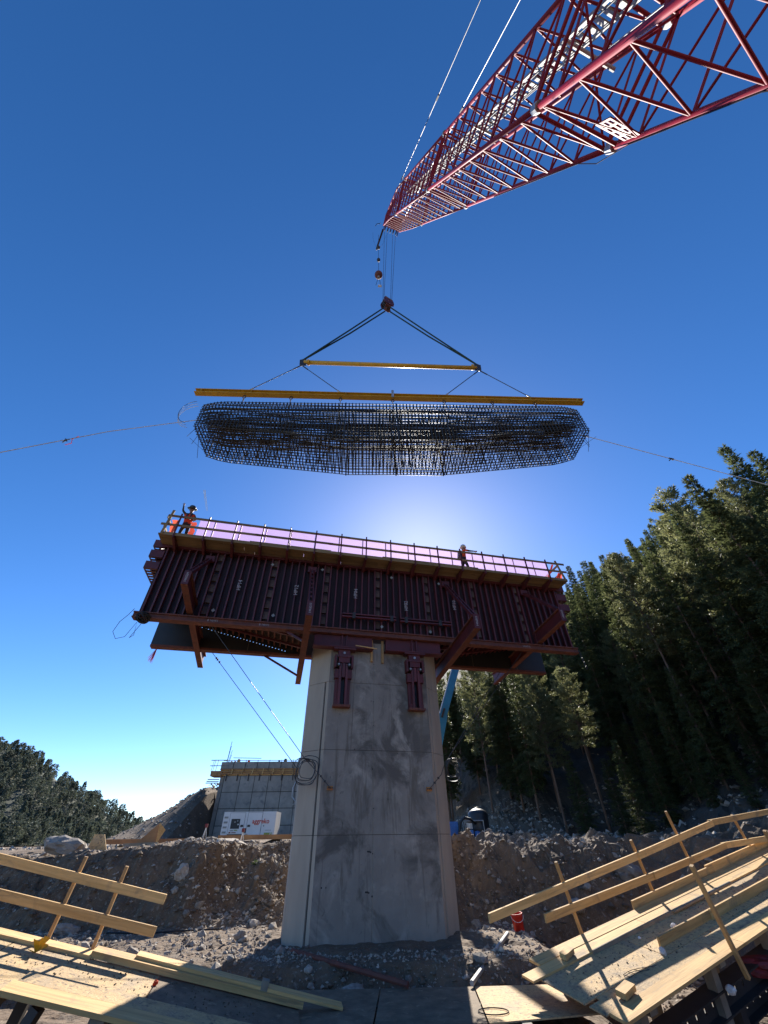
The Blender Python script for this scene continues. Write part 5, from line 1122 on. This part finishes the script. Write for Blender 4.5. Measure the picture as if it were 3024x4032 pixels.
# dark crib under the left ramp's front edge
for k, (sx_, lean) in enumerate(((-.1, .2), (.45, -.35), (.75, -.1), (1.5, -.3))):
    tag(MB().beam(Lm @ Vector((sx_ + lean, -1.72, -1.5)), Lm @ Vector((sx_, -1.66, -.06)), .13, .16, (0, 1, 0)).build('crib_post', MT['dark']), f'{["leftmost","second","third","rightmost"][k]} dark raking post under the left ramp front edge', 'post')

# chips, crumbs of soil and splinters trodden into the ramp decks
def chips(name, lab, mw, s0, s1, t0, t1, n):
    sp_ = []
    for _ in range(n):
        p = mw @ Vector((random.uniform(s0, s1), random.uniform(t0, t1), .006)); sp_.append((p.x, p.y, p.z, random.choice((.006, .008, .012, .018))))
    o = gravel(name, sp_, lab); o['category'] = 'debris'; o.data.materials[0] = MT['clod']
chips('wood_chips', 'tiny soil crumbs and splinters on the right ramp deck', Rm, .1, 9, -1.55, -.45, 420)
chips('wood_chips', 'tiny soil crumbs and splinters on the left ramp deck', Lm, -1.5, 4.5, -1.0, -.1, 320)

# ================================================================= workers
def person(name, label, joints, bones, zones, extra):
    """joints: name -> (pos, radius); bones: pairs; one continuous skinned body"""
    names = list(joints); bm_me = bpy.data.meshes.new('tmp'); bm_me.from_pydata([joints[k][0] for k in names], [(names.index(a), names.index(b)) for a, b in bones], [])
    o = bpy.data.objects.new('tmp', bm_me); COL.objects.link(o); m = o.modifiers.new('s', 'SKIN'); m.use_smooth_shade = True
    for i, k in enumerate(names):
        r = joints[k][1]; sv = bm_me.skin_vertices[0].data[i]; sv.radius = r if isinstance(r, tuple) else (r, r); sv.use_root = (k == 'pelvis')
    o.modifiers.new('d', 'SUBSURF').levels = 2; o.modifiers['d'].render_levels = 2
    dg = bpy.context.evaluated_depsgraph_get(); me = bpy.data.meshes.new_from_object(o.evaluated_get(dg)); bpy.data.objects.remove(o); me.name = 'body'
    me.materials.clear()
    ms = []
    for z in zones:
        if z[1] not in ms: ms.append(z[1])
    for q in ms: me.materials.append(MT[q])
    for p in me.polygons:
        c = p.center
        for fn, mn in zones:
            if fn(c): p.material_index = ms.index(mn); break
        p.use_smooth = True
    root = local_thing(name, label, 'person'); k_ = .92; c_ = Matrix.Rotation(YAW, 4, 'Z') @ Vector((ux, yy, ZD)); root.location = Vector(P0) + c_ * (1 - k_); root.scale = (k_,) * 3
    obj('body', me, root)
    extra(root); return root
def hand(J, B, wrist, palm_dir, spread, curl, pre, up=None):
    w = Vector(wrist); d = Vector(palm_dir).normalized(); s = Vector(spread).normalized(); n = d.cross(s)
    J[pre + 'palm'] = (tuple(w + d * .055), (.026, .022)); B.append((pre + 'wrist', pre + 'palm'))
    for k, (off, L) in enumerate(((-.030, .062), (-.010, .072), (.010, .068), (.030, .054))):
        b = w + d * .095 + s * off; c_ = curl[k]
        k1 = b + (d * cos(c_ * .5) + n * sin(c_ * .5)) * L * .5; k2 = k1 + (d * cos(c_ * 1.6) + n * sin(c_ * 1.6)) * L * .5
        J[f'{pre}f{k}a'] = (tuple(b), .011); J[f'{pre}f{k}b'] = (tuple(k1), .0095); J[f'{pre}f{k}c'] = (tuple(k2), .008)
        B += [(pre + 'palm', f'{pre}f{k}a'), (f'{pre}f{k}a', f'{pre}f{k}b'), (f'{pre}f{k}b', f'{pre}f{k}c')]
    t0 = w + d * .035 - s * .03; t1 = t0 - s * .03 + d * .03; t2 = t1 + d * .035
    J[pre + 'ta'] = (tuple(t1), .011); J[pre + 'tb'] = (tuple(t2), .009); B += [(pre + 'palm', pre + 'ta'), (pre + 'ta', pre + 'tb')]
ZD = 11.178
def helmet(root, c, m, brim_r, tilt=(0, 0, 0), full=False):
    h = MB(); h.lathe([(.148, -.02), (.150, .03), (.140, .08), (.105, .13), (.05, .155), (.008, .16)], 20); h.lathe([(brim_r, -.028), (brim_r + .004, -.02), (.14, -.005), (.13, -.005), (.13, -.02)], 20)
    o = h.build('hard_hat', m, root, True); o.location = c; o.rotation_euler = tilt; return o
# worker at the left end, leaning on the rail and signalling with a raised hand
ux, yy = -8.14, -0.46
J = {'pelvis': ((ux - .05, yy, ZD + .93), (.16, .12)), 'waist': ((ux - .03, yy - .05, ZD + 1.10), (.155, .11)), 'chest': ((ux, yy - .14, ZD + 1.33), (.185, .125)), 'neck': ((ux + .02, yy - .20, ZD + 1.50), .06), 'head': ((ux + .03, yy - .25, ZD + 1.64), (.085, .10)), 'crown': ((ux + .03, yy - .26, ZD + 1.72), (.08, .09)),
     'rsh': ((ux - .19, yy - .17, ZD + 1.43), .065), 'relb': ((ux - .33, yy - .24, ZD + 1.56), .05), 'rwrist': ((ux - .37, yy - .28, ZD + 1.84), .033),
     'lsh': ((ux + .20, yy - .17, ZD + 1.41), .065), 'lelb': ((ux + .33, yy - .22, ZD + 1.15), .05), 'lwrist': ((ux + .30, yy - .36, ZD + .97), .033),
     'rhip': ((ux - .14, yy, ZD + .87), .095), 'rknee': ((ux - .17, yy - .03, ZD + .48), .07), 'rank': ((ux - .17, yy + .02, ZD + .10), .05), 'rtoe': ((ux - .18, yy - .15, ZD + .05), .045),
     'lhip': ((ux + .07, yy, ZD + .87), .095), 'lknee': ((ux + .10, yy - .03, ZD + .48), .07), 'lank': ((ux + .11, yy + .02, ZD + .10), .05), 'ltoe': ((ux + .12, yy - .15, ZD + .05), .045)}
B = [('pelvis', 'waist'), ('waist', 'chest'), ('chest', 'neck'), ('neck', 'head'), ('head', 'crown'), ('chest', 'rsh'), ('rsh', 'relb'), ('relb', 'rwrist'), ('chest', 'lsh'), ('lsh', 'lelb'), ('lelb', 'lwrist'), ('pelvis', 'rhip'), ('rhip', 'rknee'), ('rknee', 'rank'), ('rank', 'rtoe'), ('pelvis', 'lhip'), ('lhip', 'lknee'), ('lknee', 'lank'), ('lank', 'ltoe')]
hand(J, B, J['rwrist'][0], (.05, -.1, 1), (1, .2, 0), (.1, 1.5, 1.6, 1.6), 'r'); hand(J, B, J['lwrist'][0], (-.1, -.8, -.3), (1, 0, 0), (1.0, 1.1, 1.1, 1.2), 'l')
def xt(root):
    helmet(root, (ux + .03, yy - .26, ZD + 1.73), MT['hat_dark'], .215, (.25, .05, 0))
    f = MB(); fx, fy, fz = ux + .03, yy - .345, ZD + 1.645
    f.prism([(fx - .012, fy - .005, fz - .03), (fx + .012, fy - .005, fz - .03), (fx, fy + .01, fz + .02)], (0, -.028, 0)).build('nose', MT['skin_tone'], root)
    MB().box(fx - .065, fx + .065, fy - .022, fy + .01, fz + .012, fz + .05).build('sunglasses', MT['black'], root)
    MB().box(fx - .028, fx + .028, fy - .006, fy + .01, fz - .062, fz - .052).build('mouth', MT['redstuff'], root)
    for s in (-1, 1): MB().box(ux + .03 + s * .088 - .01, ux + .03 + s * .088 + .01, yy - .27, yy - .23, ZD + 1.60, ZD + 1.67).build('ear', MT['skin_tone'], root)
    MB().box(ux - .10, ux - .04, yy - .285, yy - .27, ZD + 1.08, ZD + 1.42).build('harness_strap', MT['black'], root); MB().box(ux + .06, ux + .12, yy - .285, yy - .27, ZD + 1.08, ZD + 1.42).build('harness_strap', MT['black'], root)
person('person', 'worker leaning on left end of the guard rail, right fist raised, dark wide-brimmed helmet', J, B,
       [(lambda c: c.z > ZD + 1.50 and c.x > ux - .16, 'skin_tone'), (lambda c: c.z > ZD + 1.83, 'skin_tone'), (lambda c: c.z < ZD + .93 and c.x > ux + .2, 'skin_tone'), (lambda c: c.x < ux - .21 and c.z > ZD + 1.2, 'sleeve'), (lambda c: c.x > ux + .24 and c.z > ZD + .93, 'sleeve'), (lambda c: c.z > ZD + 1.40, 'sleeve'), (lambda c: c.z > ZD + 1.0, 'orange'), (lambda c: c.z < ZD + .12, 'black'), (lambda c: True, 'trousers')], xt)
# worker walking right with one arm stretched out on the rail
ux, yy = 4.10, -0.42
J2 = {'pelvis': ((ux, yy, ZD + .92), (.13, .15)), 'waist': ((ux + .01, yy, ZD + 1.10), (.12, .145)), 'chest': ((ux + .03, yy, ZD + 1.32), (.13, .18)), 'neck': ((ux + .06, yy, ZD + 1.49), .06), 'head': ((ux + .08, yy, ZD + 1.62), (.10, .085)), 'crown': ((ux + .08, yy, ZD + 1.71), (.09, .08)),
      'rsh': ((ux + .03, yy - .19, ZD + 1.42), .065), 'relb': ((ux + .26, yy - .28, ZD + 1.33), .048), 'rwrist': ((ux + .50, yy - .34, ZD + 1.30), .032),
      'lsh': ((ux + .03, yy + .19, ZD + 1.42), .065), 'lelb': ((ux - .06, yy + .26, ZD + 1.15), .048), 'lwrist': ((ux + .10, yy + .22, ZD + .95), .032),
      'rhip': ((ux, yy - .10, ZD + .87), .095), 'rknee': ((ux + .13, yy - .10, ZD + .50), .07), 'rank': ((ux + .18, yy - .10, ZD + .10), .05), 'rtoe': ((ux + .33, yy - .10, ZD + .05), .045),
      'lhip': ((ux, yy + .10, ZD + .87), .095), 'lknee': ((ux - .06, yy + .10, ZD + .49), .07), 'lank': ((ux - .26, yy + .10, ZD + .14), .05), 'ltoe': ((ux - .13, yy + .10, ZD + .05), .045)}
B2 = [b for b in B if not any(x[1:2] in 'fpt' and x not in J2 for x in b)]
B2 = [b for b in B if b[0] in J2 and b[1] in J2]
hand(J2, B2, J2['rwrist'][0], (1, -.1, -.05), (0, -.5, 1), (.2, .3, .4, .5), 'r'); hand(J2, B2, J2['lwrist'][0], (.4, 0, -1), (1, 0, .3), (.5, .6, .6, .7), 'l')
def xt2(root):
    helmet(root, (ux + .09, yy, ZD + 1.71), MT['hat_white'], .165, (0, .12, 0))
    MB().prism([(ux + .175, yy - .012, ZD + 1.60), (ux + .175, yy + .012, ZD + 1.60), (ux + .165, yy, ZD + 1.65)], (.03, 0, 0)).build('nose', MT['skin_tone'], root)
    MB().box(ux + .14, ux + .19, yy - .07, yy + .07, ZD + 1.645, ZD + 1.675).build('safety_glasses', MT['black'], root)
    MB().box(ux + .165, ux + .178, yy - .03, yy + .03, ZD + 1.555, ZD + 1.565).build('mouth', MT['redstuff'], root)
    MB().box(ux + .06, ux + .10, yy - .10, yy - .085, ZD + 1.58, ZD + 1.66).build('ear', MT['skin_tone'], root)
    MB().hexa([(ux - .28, yy - .13, ZD + 1.02), (ux - .11, yy - .13, ZD + 1.02), (ux - .11, yy + .13, ZD + 1.02), (ux - .28, yy + .13, ZD + 1.02), (ux - .22, yy - .11, ZD + 1.42), (ux - .08, yy - .11, ZD + 1.42), (ux - .08, yy + .11, ZD + 1.42), (ux - .22, yy + .11, ZD + 1.42)]).build('harness_pack', MT['black'], root)
    MB().hexa([(ux - .18, yy - .2, ZD + .78), (ux + .02, yy - .2, ZD + .78), (ux + .02, yy - .14, ZD + .78), (ux - .18, yy - .14, ZD + .78), (ux - .15, yy - .2, ZD + .98), (ux + .02, yy - .2, ZD + .98), (ux + .02, yy - .14, ZD + .98), (ux - .15, yy - .14, ZD + .98)]).build('tool_pouch', MT['black'], root)
person('person', 'worker in white hard hat and orange vest walking behind pink netting, arm outstretched', J2, B2,
       [(lambda c: c.z > ZD + 1.50, 'skin_tone'), (lambda c: c.x > ux + .52, 'skin_tone'), (lambda c: c.z < ZD + .93 and c.y > yy + .17, 'skin_tone'), (lambda c: c.x > ux + .17 and c.z > ZD + 1.15, 'sleeve'), (lambda c: c.z > ZD + 1.02, 'orange'), (lambda c: c.z < ZD + .12, 'black'), (lambda c: True, 'trousers')], xt2)
